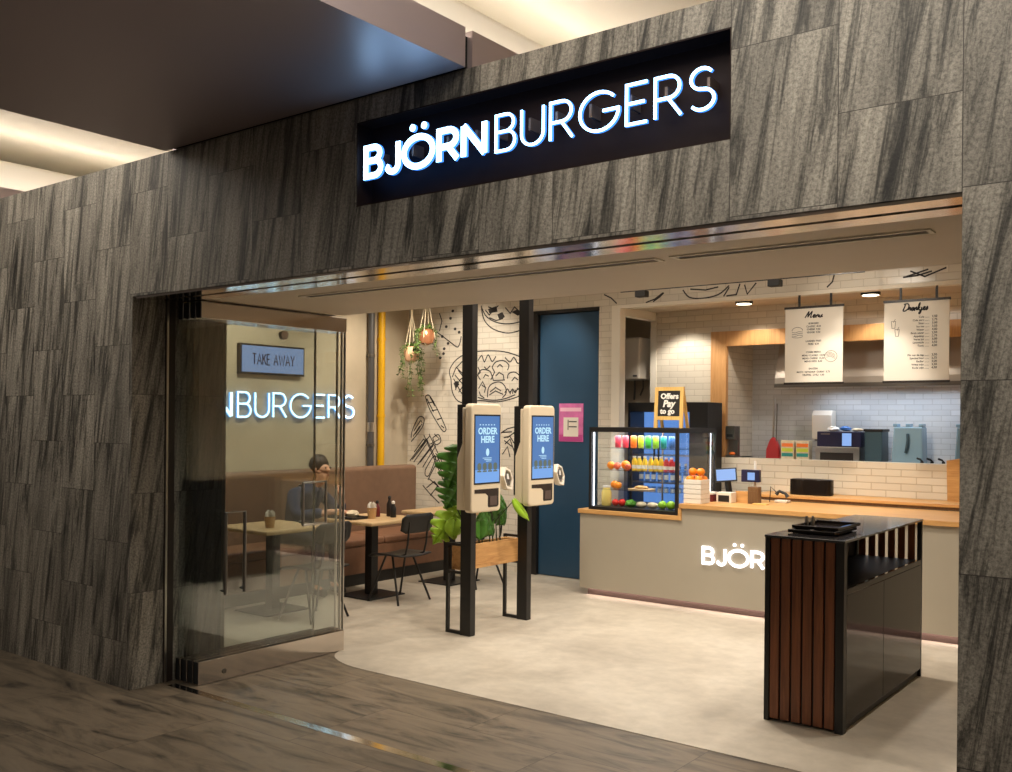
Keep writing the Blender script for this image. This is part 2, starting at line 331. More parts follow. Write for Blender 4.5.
# ------------------------------------------------------------------ mesh helpers
class MB:
    def __init__(s): s.v = []; s.f = []
    def add(s, vs, fs):
        n = len(s.v); s.v += [tuple(v) for v in vs]; s.f += [tuple(i+n for i in f) for f in fs]; return s
    def box(s, x0, y0, z0, x1, y1, z1):
        return s.add([(x0,y0,z0),(x1,y0,z0),(x1,y1,z0),(x0,y1,z0),(x0,y0,z1),(x1,y0,z1),(x1,y1,z1),(x0,y1,z1)],
                     [(0,3,2,1),(4,5,6,7),(0,1,5,4),(1,2,6,5),(2,3,7,6),(3,0,4,7)])
    def prism(s, poly, O, U, V, N, d):
        O, U, V, N = map(Vector, (O, U, V, N)); n = len(poly)
        a = [O+U*p[0]+V*p[1] for p in poly]; b = [p+N*d for p in a]
        return s.add(a+b, [tuple(reversed(range(n))), tuple(range(n, 2*n))]+[(i, (i+1) % n, n+(i+1) % n, n+i) for i in range(n)])
    def cyl(s, p0, p1, r0, r1=None, n=16, cap=True):
        r1 = r0 if r1 is None else r1
        p0, p1 = Vector(p0), Vector(p1); d = (p1-p0).normalized()
        a = d.orthogonal().normalized(); b = d.cross(a)
        vs = [p0+(a*math.cos(2*PI*i/n)+b*math.sin(2*PI*i/n))*r0 for i in range(n)]
        vs += [p1+(a*math.cos(2*PI*i/n)+b*math.sin(2*PI*i/n))*r1 for i in range(n)]
        fs = [(i, (i+1) % n, n+(i+1) % n, n+i) for i in range(n)]
        if cap: fs += [tuple(reversed(range(n))), tuple(range(n, 2*n))]
        return s.add(vs, fs)
    def tube(s, path, r, n=8):
        path = [Vector(p) for p in path]; rings = []
        a = None
        for i, p in enumerate(path):
            t = (path[min(i+1, len(path)-1)]-path[max(i-1, 0)]).normalized()
            if a is None: a = t.orthogonal().normalized()
            a = (a-t*a.dot(t)).normalized(); b = t.cross(a)
            rr = r[i] if isinstance(r, (list, tuple)) else r
            rings.append([p+(a*math.cos(2*PI*k/n)+b*math.sin(2*PI*k/n))*rr for k in range(n)])
        vs = [v for R in rings for v in R]; fs = []
        for i in range(len(rings)-1):
            fs += [(i*n+k, i*n+(k+1) % n, (i+1)*n+(k+1) % n, (i+1)*n+k) for k in range(n)]
        fs += [tuple(reversed(range(n))), tuple((len(rings)-1)*n+k for k in range(n))]
        return s.add(vs, fs)
    def lathe(s, prof, c, n=20):
        c = Vector(c); vs = []; fs = []
        for (r, z) in prof:
            vs += [c+Vector((r*math.cos(2*PI*k/n), r*math.sin(2*PI*k/n), z)) for k in range(n)]
        for i in range(len(prof)-1):
            fs += [(i*n+k, i*n+(k+1) % n, (i+1)*n+(k+1) % n, (i+1)*n+k) for k in range(n)]
        fs += [tuple(reversed(range(n))), tuple((len(prof)-1)*n+k for k in range(n))]
        return s.add(vs, fs)
    def ball(s, c, r, n=14, m=9, sq=(1, 1, 1), bumpy=0.):
        c = Vector(c); vs = [c+Vector((0, 0, -r*sq[2]))]; fs = []
        for i in range(1, m):
            th = PI*i/m
            for k in range(n):
                q = 1+random.uniform(-bumpy, bumpy)
                vs.append(c+Vector((r*sq[0]*q*math.sin(th)*math.cos(2*PI*k/n), r*sq[1]*q*math.sin(th)*math.sin(2*PI*k/n), -r*sq[2]*q*math.cos(th))))
        vs.append(c+Vector((0, 0, r*sq[2])))
        for k in range(n): fs.append((0, 1+(k+1) % n, 1+k))
        for i in range(m-2):
            fs += [(1+i*n+k, 1+i*n+(k+1) % n, 1+(i+1)*n+(k+1) % n, 1+(i+1)*n+k) for k in range(n)]
        L = len(vs)-1
        for k in range(n): fs.append((L, 1+(m-2)*n+k, 1+(m-2)*n+(k+1) % n))
        return s.add(vs, fs)
    def ribbon(s, pts, hw, O, U, V, N, d, closed=False):
        O, U, V, N = map(Vector, (O, U, V, N)); P = [Vector((p[0], p[1])) for p in pts]; n = len(P)
        L, Rr = [], []
        for i in range(n):
            if closed: a, b = P[i]-P[i-1], P[(i+1) % n]-P[i]
            else:
                a = P[i]-P[i-1] if i > 0 else P[1]-P[0]
                b = P[i+1]-P[i] if i < n-1 else a
            a = a.normalized() if a.length > 1e-9 else Vector((1, 0)); b = b.normalized() if b.length > 1e-9 else a
            na, nb = Vector((-a.y, a.x)), Vector((-b.y, b.x)); mt = na+nb
            if mt.length < 1e-6: mt = na
            mt.normalize(); k = hw/max(.72, mt.dot(na))
            L.append(P[i]+mt*k); Rr.append(P[i]-mt*k)
        T = lambda p, w: O+U*p.x+V*p.y+N*w
        vs = []
        for i in range(n): vs += [T(L[i], d), T(Rr[i], d), T(L[i], 0), T(Rr[i], 0)]
        fs = []
        for i in range(n if closed else n-1):
            a, b = 4*i, 4*((i+1) % n)
            fs += [(a, a+1, b+1, b), (a+2, b+2, b+3, a+3), (a, b, b+2, a+2), (a+1, a+3, b+3, b+1)]
        if not closed: fs += [(0, 2, 3, 1), (4*n-4, 4*n-3, 4*n-1, 4*n-2)]
        return s.add(vs, fs)
    def text(s, body, size, O, U, V, N, align='LEFT', bold=0., depth=.0006, shear=0.):
        cu = bpy.data.curves.new('lettering', 'FONT'); cu.body = body; cu.size = size; cu.align_x = align
        cu.extrude = depth; cu.offset = bold; cu.shear = shear; cu.resolution_u = 2
        ob = bpy.data.objects.new('lettering', cu); C.objects.link(ob)
        dg = bpy.context.evaluated_depsgraph_get(); dg.update()
        me = bpy.data.meshes.new_from_object(ob.evaluated_get(dg))
        O, U, V, N = map(Vector, (O, U, V, N))
        s.add([O+U*v.co.x+V*v.co.y+N*v.co.z for v in me.vertices], [tuple(p.vertices) for p in me.polygons])
        bpy.data.meshes.remove(me); bpy.data.objects.remove(ob); bpy.data.curves.remove(cu)
        return s
    def build(s, name, m, parent=None, origin=None, bevel=0., smooth=False, seg=2, subd=0):
        o0 = Vector((0, 0, 0))
        if parent is not None:
            q = parent
            while q is not None: o0 = o0+q.location; q = q.parent
        elif origin is not None: o0 = Vector(origin)
        me = bpy.data.meshes.new(name); me.from_pydata([Vector(v)-o0 for v in s.v], [], s.f); me.update()
        me.materials.append(M[m] if isinstance(m, str) else m)
        ob = bpy.data.objects.new(name, me); C.objects.link(ob)
        if parent is not None: ob.parent = parent
        elif origin is not None: ob.location = origin
        if smooth:
            me.polygons.foreach_set('use_smooth', [True]*len(me.polygons)); me.set_sharp_from_angle(angle=math.radians(42))
        if bevel:
            b = ob.modifiers.new('bevel', 'BEVEL'); b.width = bevel; b.segments = seg; b.limit_method = 'ANGLE'; b.angle_limit = math.radians(40)
        if subd:
            q = ob.modifiers.new('subsurf', 'SUBSURF'); q.levels = subd; q.render_levels = subd
        return ob
def tag(o, label, cat, group=None):
    o['label'] = label; o['category'] = cat
    if group: o['group'] = group
    return o
def thing(name, label, cat, loc=(0, 0, 0), group=None):
    o = bpy.data.objects.new(name, None); C.objects.link(o); o.location = loc; o.empty_display_size = .1
    return tag(o, label, cat, group)
def struct(o): o['kind'] = 'structure'; return o
def bx(*a): return MB().box(*a)
def dup(root, loc, rotz, label, group=None):
    r = root.copy(); C.objects.link(r); r.location = loc; r.rotation_euler = (0, 0, rotz); r['label'] = label
    if group: r['group'] = group
    for ch in [c for c in bpy.data.objects if c.parent == root]:
        c = ch.copy(); C.objects.link(c); c.parent = r
        for g in [d for d in bpy.data.objects if d.parent == ch]:
            d = g.copy(); C.objects.link(d); d.parent = c
    return r

# stroke alphabet, cap height 1
def arc(cx, cy, rx, ry, a0, a1, n=10):
    return [(cx+rx*math.cos(math.radians(a0+(a1-a0)*i/n)), cy+ry*math.sin(math.radians(a0+(a1-a0)*i/n))) for i in range(n+1)]
def glyph(ch):
    if ch == 'B': return [[(0,.53),(.3,.53)]+arc(.3,.765,.22,.235,-90,90)[0:]+[(0,1),(0,0)]+[(.32,0)]+arc(.32,.265,.24,.265,-90,90)+[(.3,.53)]], .56
    if ch == 'J': return [[(0,.2)]+arc(.22,.24,.2,.24,195,360)+[(.42,1)]], .42
    if ch in 'OÖ': return [arc(.5,.5,.5,.5,0,360,28)[:-1]], 1.0
    if ch == 'R': return [[(0,0),(0,1),(.32,1)]+arc(.32,.73,.25,.27,90,-90)+[(0,.46)], [(.3,.46),(.6,0)]], .6
    if ch == 'N': return [[(0,0),(0,1)], [(0,1),(.66,0)], [(.66,0),(.66,1)]], .66
    if ch == 'U': return [[(0,1)]+arc(.31,.31,.31,.31,180,360)+[(.62,1)]], .62
    if ch == 'G': return [arc(.5,.5,.5,.5,42,352,26)+[(.995,.5),(.6,.5)]], 1.0
    if ch == 'E': return [[(.5,1),(0,1),(0,0),(.5,0)], [(0,.52),(.44,.52)]], .5
    if ch == 'S': return [arc(.28,.75,.25,.25,35,270,12)+arc(.28,.25,.27,.25,90,-145,12)], .55
    if ch == 'T': return [[(0,1),(.6,1)], [(.3,1),(.3,0)]], .6
    if ch == 'A': return [[(0,0),(.36,1),(.72,0)], [(.13,.34),(.59,.34)]], .72
    if ch == 'K': return [[(0,0),(0,1)], [(.52,1),(.04,.46)], [(.2,.62),(.56,0)]], .56
    if ch == 'W': return [[(0,1),(.25,0),(.5,.95),(.75,0),(1,1)]], 1.0
    if ch == 'Y': return [[(0,1),(.32,.48),(.64,1)], [(.32,.48),(.32,0)]], .64
    return [], .3
def sign_text(text, u0, u1, v0, h, hw, gap=.2):
    """[(list of (stroke, closed), dots)] in u,v metres for each letter"""
    tot = sum(glyph(c)[1] for c in text)+gap*(len(text)-1)
    sx = (u1-u0)/tot; u = u0; out = []
    for c in text:
        st, w = glyph(c)
        ps = [([(u+p[0]*sx, v0+hw+p[1]*(h-2*hw)) for p in q], c in 'OÖ') for q in st]
        dots = [(u+w*sx*(.5+k), v0+h*1.2) for k in (-.2, .2)] if c == 'Ö' else []
        out.append((c, ps, dots)); u += (w+gap)*sx
    return out
def letters(root, text, u0, u1, v0, h, hw, O, U, V, N, d0, d, face, edge=None, gap=.2):
    O, N = Vector(O), Vector(N)
    for c, ps, dots in sign_text(text, u0, u1, v0, h, hw, gap):
        mb = MB(); me = MB()
        for p, cl in ps:
            mb.ribbon(p, hw, O+N*(d0+d), U, V, N, .004, cl)
            if edge: me.ribbon(p, hw*1.12, O+N*d0, U, V, N, d-.0005, cl)
        for q in dots:
            pg = [(q[0]+hw*1.15*math.cos(2*PI*k/14), q[1]+hw*1.15*math.sin(2*PI*k/14)) for k in range(14)]
            mb.prism(pg, O+N*(d0+d), U, V, N, .004)
            if edge:
                pg = [(q[0]+hw*1.28*math.cos(2*PI*k/14), q[1]+hw*1.28*math.sin(2*PI*k/14)) for k in range(14)]
                me.prism(pg, O+N*d0, U, V, N, d-.0005)
        f = mb.build('letter', face, root)
        if edge: me.build('letter_edge', edge, f)
def smooth(pts, n=5):
    out = []; P = [pts[0]]+list(pts)+[pts[-1]]
    for i in range(1, len(P)-2):
        for k in range(n):
            t_ = k/n; q = []
            for c in (0, 1):
                a, b_, c_, d_ = P[i-1][c], P[i][c], P[i+1][c], P[i+2][c]
                q.append(.5*(2*b_+(c_-a)*t_+(2*a-5*b_+4*c_-d_)*t_*t_+(3*b_-3*c_+d_-a)*t_**3))
            out.append(tuple(q))
    return out+[pts[-1]]
XU, YU, ZU = (1, 0, 0), (0, 1, 0), (0, 0, 1); NY = (0, -1, 0)

# ------------------------------------------------------------------ the setting
# stone facade (pier, lintel with a sign recess, pier)
f = MB()
SX0, SX1, SZ0, SZ1, WT = 1.980, 3.967, 2.749, 3.166, 3.283
f.box(-7, 0, 0, 0, .67, WT)
f.box(4.765, 0, 0, 9, .23, WT)
f.box(0, 0, 2.446, SX0, .13, WT); f.box(SX1, 0, 2.446, 4.765, .13, WT)
f.box(SX0, 0, 2.446, SX1, .13, SZ0); f.box(SX0, 0, SZ1, SX1, .13, WT)
struct(f.build('wall_front', 'stone'))
struct(bx(0, .13, 2.62, 4.765, .23, WT).build('wall_front_backing', 'plaster'))
# concourse and shop floor
struct(bx(-9, -8, -.1, 10, 1.6, 0).build('floor_concourse', 'stonefloor'))
R = .5
pg = [(-2.66, .68), (.236, .68), (.236, 1.27+R*.62)]+[(.236+R*(1-math.cos(a)), 1.27+R*.62*(1-math.sin(a))) for a in [PI/2*i/10 for i in range(1, 11)]]+[(5.3, 1.27), (5.3, 6.8), (-2.66, 6.8)]
struct(MB().prism(pg, (0, 0, -.06), XU, YU, ZU, .063).build('floor', 'concrete'))
# shop walls
struct(bx(-2.86, .23, 0, -2.66, 5.51, 3.28).build('wall_left', 'plaster'))
struct(bx(-2.66, .67, 0, 0, .70, 3.24).build('wall_front_inner', 'plaster'))
struct(bx(5.3, .23, 0, 5.5, 6.9, 3.28).build('wall_right', 'plaster'))
w = MB(); w.box(-2.66, 5.31, 0, -.78, 5.41, 3.25); w.box(.075, 5.31, 0, .235, 5.41, 3.25); w.box(-.78, 5.31, 2.9, .075, 5.41, 3.25)
w.box(.235, 5.31, 2.90, 5.3, 5.41, 3.25)
wb = struct(w.build('wall_back', 'tile'))
MURAL = [
 [(-1.970,2.183),(-1.995,2.259),(-1.964,2.334),(-1.874,2.413),(-1.737,2.468),(-1.545,2.491),(-1.244,2.481),(-1.025,2.432),(-0.882,2.362),(-0.827,2.232),(-0.860,2.062),(-0.948,1.978),(-1.128,1.927),(-1.312,1.905),(-1.538,1.923),(-1.730,1.894),(-1.868,1.925),(-1.948,2.031),(-1.970,2.183)],
 [(-1.576,1.953),(-1.673,2.013),(-1.811,2.135),(-1.911,2.227)],[(-1.930,2.182),(-1.810,2.015),(-1.692,1.924)],[(-1.892,2.317),(-1.773,2.224),(-1.713,2.073)],
 [(-1.354,2.303),(-1.299,2.360),(-1.188,2.371),(-1.114,2.320),(-1.132,2.262)],[(-1.522,2.160),(-1.560,2.220),(-1.504,2.277),(-1.391,2.260),(-1.353,2.200),(-1.333,2.150)],
 [(-1.417,1.958),(-1.407,2.055),(-1.351,2.113),(-1.240,2.131),(-1.166,2.081),(-1.147,2.008),(-1.201,1.951)],[(-1.333,2.150),(-1.167,2.153)],[(-1.371,2.157),(-1.316,2.244),(-1.354,2.303)],
 [(-1.131,2.167),(-1.113,2.224),(-1.023,2.237),(-0.951,2.178),(-0.949,2.078),(-1.021,2.021)],[(-1.562,2.382),(-1.506,2.440),(-1.467,2.365),(-1.412,2.445),(-1.354,2.367),(-1.299,2.424)],
 [(-1.170,2.408),(-1.097,2.354),(-1.043,2.404),(-0.988,2.336),(-0.935,2.364)],[(-1.561,2.308),(-1.523,2.248),(-1.579,2.205)],[(-1.166,2.008),(-1.129,2.051),(-1.093,2.008),(-1.057,2.050),(-1.020,2.007),(-0.985,2.064)],
 [(-1.539,2.027),(-1.520,1.982),(-1.462,1.952)],[(-1.502,2.100),(-1.445,2.070),(-1.463,2.011)],
 [(-1.520,3.016),(-1.500,2.912),(-1.454,2.821),(-1.340,2.736),(-1.155,2.683),(-0.992,2.695),(-0.833,2.744)],[(-1.512,2.986),(-1.435,2.879),(-1.267,2.802),(-1.065,2.785),(-0.834,2.824)],
 [(-1.418,2.995),(-1.324,2.960),(-1.269,3.000)],[(-2.220,2.755),(-2.117,2.695),(-1.975,2.607),(-1.875,2.552),(-1.836,2.601),(-1.818,2.675)],[(-2.161,2.966),(-2.119,2.872),(-2.158,2.752)],
 [(-2.602,1.475),(-2.581,1.569),(-2.477,1.726),(-2.393,1.711),(-2.413,1.618),(-2.496,1.524),(-2.601,1.428)],[(-2.560,1.554),(-2.456,1.679)],[(-2.530,1.523),(-2.422,1.649)],
 [(-2.376,1.974),(-2.291,1.804),(-2.104,1.575),(-2.043,1.576),(-2.064,1.637),(-2.209,1.865),(-2.313,1.989),(-2.376,1.974)],[(-2.333,1.897),(-2.230,1.911)],[(-2.270,1.804),(-2.168,1.819)],[(-2.186,1.697),(-2.105,1.719)],
 [(-2.619,1.193),(-2.369,1.448),(-2.327,1.427),(-2.555,1.179)],[(-2.491,1.150),(-2.244,1.405),(-2.203,1.381),(-2.407,1.122)],[(-2.391,1.510),(-2.076,0.982)],[(-2.308,1.526),(-1.976,1.002)],
 [(-2.286,1.404),(-2.143,1.468),(-2.225,1.528)],[(-2.365,1.093),(-2.243,1.251),(-2.201,1.237),(-2.302,1.033),(-2.364,1.031),(-2.365,1.093)],[(-2.322,0.971),(-2.140,1.254)],
 [(-1.234,1.544),(-1.124,1.603),(-0.980,1.634)],[(-1.178,1.501),(-1.087,1.517),(-0.977,1.376)],[(-1.159,1.429),(-1.087,1.488),(-1.012,1.317)],[(-1.194,1.312),(-1.122,1.401),(-1.084,1.286)],[(-0.980,1.591),(-1.123,1.502)],
 [(-2.301,0.987),(-2.177,0.916),(-2.074,0.830)],[(-2.342,0.877),(-2.219,0.960),(-2.034,0.802)],[(-2.278,0.788),(-2.157,0.917)],[(-2.404,0.905),(-2.299,0.818),(-2.134,0.704)],
 [(0.133,3.024),(0.222,2.980),(0.288,2.919)],[(0.630,2.906),(0.733,2.935),(0.825,2.992)],[(0.713,2.910),(0.784,2.950),(0.835,2.992)],[(1.046,3.003),(1.116,2.927),(1.252,2.906),(1.424,2.931),(1.535,3.010)],
 [(1.125,3.006),(1.290,2.985),(1.423,3.005)],[(1.480,2.910),(1.536,2.993)],[(1.508,2.912),(1.610,2.918),(1.646,3.019)],[(1.692,3.006),(1.720,2.914),(1.809,3.014)],[(2.479,2.921),(2.527,2.966),(2.543,3.029)],
 [(3.134,2.956),(3.252,2.962),(3.368,2.990)],[(3.164,2.961),(3.339,3.008)],[(3.193,3.005),(3.311,2.949),(3.482,3.010)],
 [(-1.95,2.20),(-1.90,2.30),(-1.80,2.38),(-1.68,2.42)],[(-1.90,2.05),(-1.84,2.16),(-1.74,2.22)],[(-1.85,2.02),(-1.78,2.10)],[(-1.86,2.28),(-1.80,2.22),(-1.72,2.26)],[(-1.55,2.06),(-1.49,2.14),(-1.44,2.06)],
 [(-1.47,2.31),(-1.43,2.28),(-1.38,2.32)],[(-1.28,2.30),(-1.24,2.33),(-1.20,2.30)],[(-1.38,2.02),(-1.30,2.07),(-1.22,2.03)],[(-1.39,1.985),(-1.30,2.03),(-1.19,1.99)],[(-1.30,2.20),(-1.25,2.24),(-1.19,2.21),(-1.18,2.15)],[(-1.07,2.14),(-1.03,2.18),(-0.98,2.15)],
 [(-1.56,1.96),(-1.45,1.935),(-1.30,1.925),(-1.15,1.945),(-1.02,1.985)],[(-1.48,2.18),(-1.45,2.22),(-1.40,2.20)],[(-1.09,1.99),(-1.09,2.03)],[(-1.055,1.995),(-1.055,2.04)],[(-1.02,2.0),(-1.02,2.04)],
 [(-1.46,2.96),(-1.40,2.90),(-1.33,2.96)],[(-1.17,2.97),(-1.10,2.90),(-1.04,2.97),(-0.97,2.91)],[(-1.40,2.87),(-1.30,2.83),(-1.20,2.85)],
 [(-2.57,1.49),(-2.46,1.62)],[(-2.45,1.69),(-2.42,1.66)],[(-2.35,1.95),(-2.24,1.79)],[(-2.30,1.97),(-2.22,1.86)],[(-2.12,1.63),(-2.07,1.60)],[(-2.58,1.21),(-2.36,1.43)],[(-2.55,1.30),(-2.40,1.46),(-2.36,1.44)],[(-2.45,1.18),(-2.24,1.39)],[(-2.44,1.36),(-2.30,1.50)],
 [(-2.25,1.48),(-2.20,1.40),(-2.12,1.44),(-2.16,1.52),(-2.25,1.48)],[(-2.35,1.47),(-2.04,.98)],[(-2.20,1.30),(-2.02,1.02)],[(-1.20,1.56),(-1.06,1.57)],[(-1.17,1.47),(-1.05,1.40)]]
BLOBS = [[(-1.286,2.899),(-1.213,2.924),(-1.175,2.864),(-1.249,2.830)],[(-1.085,2.916),(-0.995,2.939),(-0.923,2.892),(-0.994,2.868)],[(-1.42,2.97),(-1.30,2.995),(-1.28,2.93),(-1.40,2.92)],
 [(-1.93,2.13),(-1.87,2.16),(-1.84,2.11),(-1.90,2.07)]]
for (x, z) in ((-1.985,2.895),(-1.913,2.766),(-2.113,2.686),(-1.85,2.725),(-2.08,2.54),(-2.09,2.482),(-2.14,2.434),(-2.02,2.60),(-1.95,2.98),(-2.05,2.80)):
    BLOBS.append([(x+.022*math.cos(a), z+.018*math.sin(a)) for a in [2*PI*i/8 for i in range(8)]])
mb = MB()
for L in MURAL: mb.ribbon(smooth(L, 4) if len(L) > 4 else L, .0068, (0, 5.3095, 0), XU, ZU, NY, .001)
for L in BLOBS: mb.prism(L, (0, 5.3095, 0), XU, ZU, NY, .001)
mb.build('mural', 'muralink', wb)
# ceilings
struct(bx(-2.86, .23, 3.25, 5.5, 5.41, 3.28).build('ceiling', 'plaster'))
sf = MB(); sf.box(.30, .335, 2.446, 5.3, 1.48, 2.60); sf.box(-2.66, .335, 2.446, .245, 1.48, 2.60); sf.box(.245, .335, 2.50, .30, 1.48, 2.60)
struct(sf.build('ceiling_soffit', 'soffit'))
struct(bx(.02, .012, 2.432, 4.765, .128, 2.4455).build('trim_1', 'polish'))
struct(bx(-.02, .13, 2.50, 4.765, .205, 2.58).build('soffit_gap_shade', 'greygap'))  # black bar painting the shade inside the soffit gap
struct(bx(.02, .208, 2.440, 4.765, .332, 2.56).build('trim_3', 'polish'))
struct(bx(.08, .212, -.002, 4.765, .272, .002).build('trim_4', 'strip'))
# kitchen ceiling + back walls
struct(bx(.235, 5.41, 2.89, 5.3, 6.07, 2.93).build('ceiling_kitchen', 'soffit'))
struct(bx(.235, 5.30, 2.865, 5.3, 5.41, 2.90).build('trim_5', 'cream'))
struct(bx(.235, 5.30, 0, .335, 5.41, 2.865).build('trim_6', 'cream'))
struct(bx(.25, 5.41, 2.80, .335, 6.07, 2.89).build('trim_7', 'cream'))
struct(bx(.27, 6.06, 0, .345, 6.14, 2.86).build('trim_8', 'cream'))
struct(bx(-1.4, 6.4, 0, .33, 6.5, 3.1).build('wall_back_room', 'plaster'))
struct(bx(-1.4, 5.41, 3.0, .3, 6.4, 3.1).build('ceiling_back_room', 'plaster'))
w = MB(); w.box(.345, 6.07, 0, 1.003, 6.17, 2.89); w.box(1.003, 6.07, 2.647, 5.3, 6.17, 2.89)
struct(w.build('wall_kitchen', 'tile'))
struct(bx(1.0, 5.985, 0, 5.3, 6.165, 1.335).build('wall_half', 'brick'))
w = MB(); w.box(1.06, 6.087, 1.336, 1.176, 6.72, 2.7)
struct(w.build('wall_kitchen_side', 'tile_y'))
struct(bx(1.05, 6.72, 0, 5.3, 6.82, 2.75).build('wall_kitchen_back', 'tilek'))
struct(bx(1.05, 6.17, 2.66, 5.3, 6.72, 2.75).build('ceiling_pass', 'soffit'))
w = MB(); w.box(1.005, 6.03, 1.336, 1.18, 6.085, 2.645); w.box(1.18, 6.03, 2.49, 5.29, 6.085, 2.645)
struct(w.build('trim_9', 'oakframe', bevel=.003))
# blue door
d = struct(bx(-.70, 5.335, .01, .055, 5.375, 2.86).build('door_1', 'blue', bevel=.003))
df = MB(); df.box(-.78, 5.295, 0, -.705, 5.40, 2.90); df.box(-.705, 5.295, 2.865, .078, 5.40, 2.90)
df.build('door_frame', 'black', d)
# mall ceiling above the shop front: two taupe panels with stepped coves
def cove_panel(x0, x1, sx0, sx1):
    struct(bx(x0, -5, WT, x1, -.02, 3.463).build('ceiling_panel', 'canopy'))
    struct(bx(x0, .03, WT+.002, x1, 2.6, 3.463).build('ceiling_panel', 'canopy'))
    st = MB()
    st.box(sx0, -5, 3.4635, sx1, 2.6, 3.74)
    struct(st.build('ceiling_step', 'cream', bevel=.03, seg=3))
    st = MB()
    for xx in (x0+.10, x1-.12): st.box(xx, -4.9, 3.464, xx+.02, 2.6, 3.470)
    for xx in (sx0+.14, sx1-.16): st.box(xx, -4.9, 3.7405, xx+.02, 2.6, 3.746)
    struct(bx(x0+.03, -.0195, 3.30, x1-.03, .0295, 3.44).build('ceiling_gap_shade', 'greygap'))  # black filler painting the shade between the two panels
    struct(st.build('ceiling_led', 'led_w'))
cove_panel(.37, 2.695, .62, 2.45)
cove_panel(-6.2, -2.15, -5.9, -2.40)
struct(bx(-9, -8, 4.0, 10, 2.7, 4.1).build('ceiling_mall', 'cream'))
w = MB(); w.box(-9, 2.6, 3.283, 10, 2.7, 4.0)
struct(w.build('wall_void', 'cream'))
# ------------------------------------------------------------------ facade sign
sg = thing('shop_sign', 'long dark sign set in the stone facade with glowing blue white BJÖRNBURGERS letters', 'sign', (2.97, .1, 2.749))
bx(SX0+.002, .105, SZ0+.002, SX1-.002, .129, SZ1-.002).build('back_panel', 'signback', sg)
for a in ((SX0+.001, .001, SZ0+.001, SX0+.006, .105, SZ1-.001), (SX1-.006, .001, SZ0+.001, SX1-.001, .105, SZ1-.001), (SX0+.006, .001, SZ0+.001, SX1-.006, .105, SZ0+.006), (SX0+.006, .001, SZ1-.006, SX1-.006, .105, SZ1-.001)):
    bx(*a).build('side_lining', 'signback', sg)
SLX0, SLX1, SLX2, SLX3 = 2.032, 2.782, 2.848, 3.892
letters(sg, 'BJÖRN', SLX0, SLX1, 2.880, .167, .0142, (0, .10, 0), XU, ZU, NY, .07, .014, 'face', 'edge', .21)
letters(sg, 'BURGERS', SLX2, SLX3, 2.880, .169, .0056, (0, .10, 0), XU, ZU, NY, .07, .014, 'face', 'edge', .2)
for x in (2.10, 2.33, 2.55, 2.72, 2.84, 3.02, 3.16, 3.33, 3.52, 3.68, 3.86):
    bx(x-.006, .032, 2.955, x+.006, .105, 3.01).build('letter_bracket', 'return', sg)
# ------------------------------------------------------------------ glass folding panels at the left
gl_labels = ['glass sliding panel with polished steel rails nearest the open shop entrance', 'second glass sliding panel, directly behind the one nearest the entrance',
             'third glass sliding panel of the stack, between two others', 'last glass sliding panel of the stack, against the stone jamb']
for i, (x, dy) in enumerate(((.226, 0), (.166, .0), (.108, -.005), (.046, -.01))):
    y0, y1 = .325+dy, (1.565, 1.59, 1.60, 1.44)[i]
    g = thing('glass_panel', gl_labels[i], 'glass door', (x, y0, .003), 'sliding glass panels stacked at the left jamb')
    bx(x-.006, y0, .15, x+.006, y1, 2.33).build('glass', 'glass', g)
    bx(x-.022, y0, .004, x+.022, y1, .15).build('bottom_rail', 'polish', g, bevel=.002)
    bx(x-.022, y0, 2.33, x+.022, y1, 2.435).build('top_rail', 'polish', g, bevel=.002)
    bx(x-.018, y0-.006, .012, x+.018, y0, .15).build('rail_end_cap', 'greygap', g); bx(x-.018, y0-.006, 2.33, x+.018, y0, 2.435).build('rail_end_cap', 'greygap', g)
    bx(x-.009, y1, .15, x+.009, y1+.008, 2.33).build('edge_profile', 'steel', g)
    if i == 0:
        h = MB(); z0, z1, ya, yb = .955, 1.25, 1.146, 1.357; xx = x+.045
        h.tube([(xx, ya, z0), (xx, ya, z1), (xx, yb, z1), (xx, yb, z0), (xx, ya, z0)], .011, 8)
        h.cyl((x+.005, ya, z0+.02), (xx, ya, z0+.02), .008); h.cyl((x+.005, ya, z1-.02), (xx, ya, z1-.02), .008)
        h.build('door_handle', 'steel', g, smooth=True)
        h = MB(); ya, yb, z0, z1 = .506, .655, .56, 1.085
        h.tube([(xx, ya, z0), (xx, ya, z1), (xx, yb, z1), (xx, yb, z0)], .012, 8)
        h.cyl((x+.005, ya, z0+.02), (xx, ya, z0+.02), .008); h.cyl((x+.005, yb, z0+.02), (xx, yb, z0+.02), .008)
        h.build('door_handle', 'dullsteel', g, smooth=True)
        MB().cyl((x+.022, .52, .06), (x+.026, .52, .06), .016).build('lock', 'dullsteel', g, smooth=True)
        MB().cyl((x-.016, 1.0, 2.27), (x+.016, 1.0, 2.27), .03).build('fitting', 'steel', g, smooth=True)
struct(bx(.0005, .232, .004, .008, .30, 2.44).build('trim_10', 'brownblack'))
struct(bx(.0085, .236, .004, .014, .25, 2.44).build('trim_11', 'steel'))
# linear air diffusers in the soffit
for x0, x1, lab in ((.9, 3.35, 'long narrow air slot in the soffit ceiling, the left one'), (3.42, 4.53, 'narrow air slot in the soffit ceiling near the right stone pier')):
    t = thing('air_diffuser', lab, 'air vent', ((x0+x1)/2, .6, 2.44))
    fr = MB(); fr.box(x0, .555, 2.440, x1, .572, 2.446); fr.box(x0, .628, 2.440, x1, .645, 2.446); fr.box(x0, .572, 2.440, x0+.02, .628, 2.446); fr.box(x1-.02, .572, 2.440, x1, .628, 2.446)
    fr.build('frame', 'cream', t); bx(x0+.02, .572, 2.4445, x1-.02, .628, 2.4458).build('slot', 'brownblack', t)
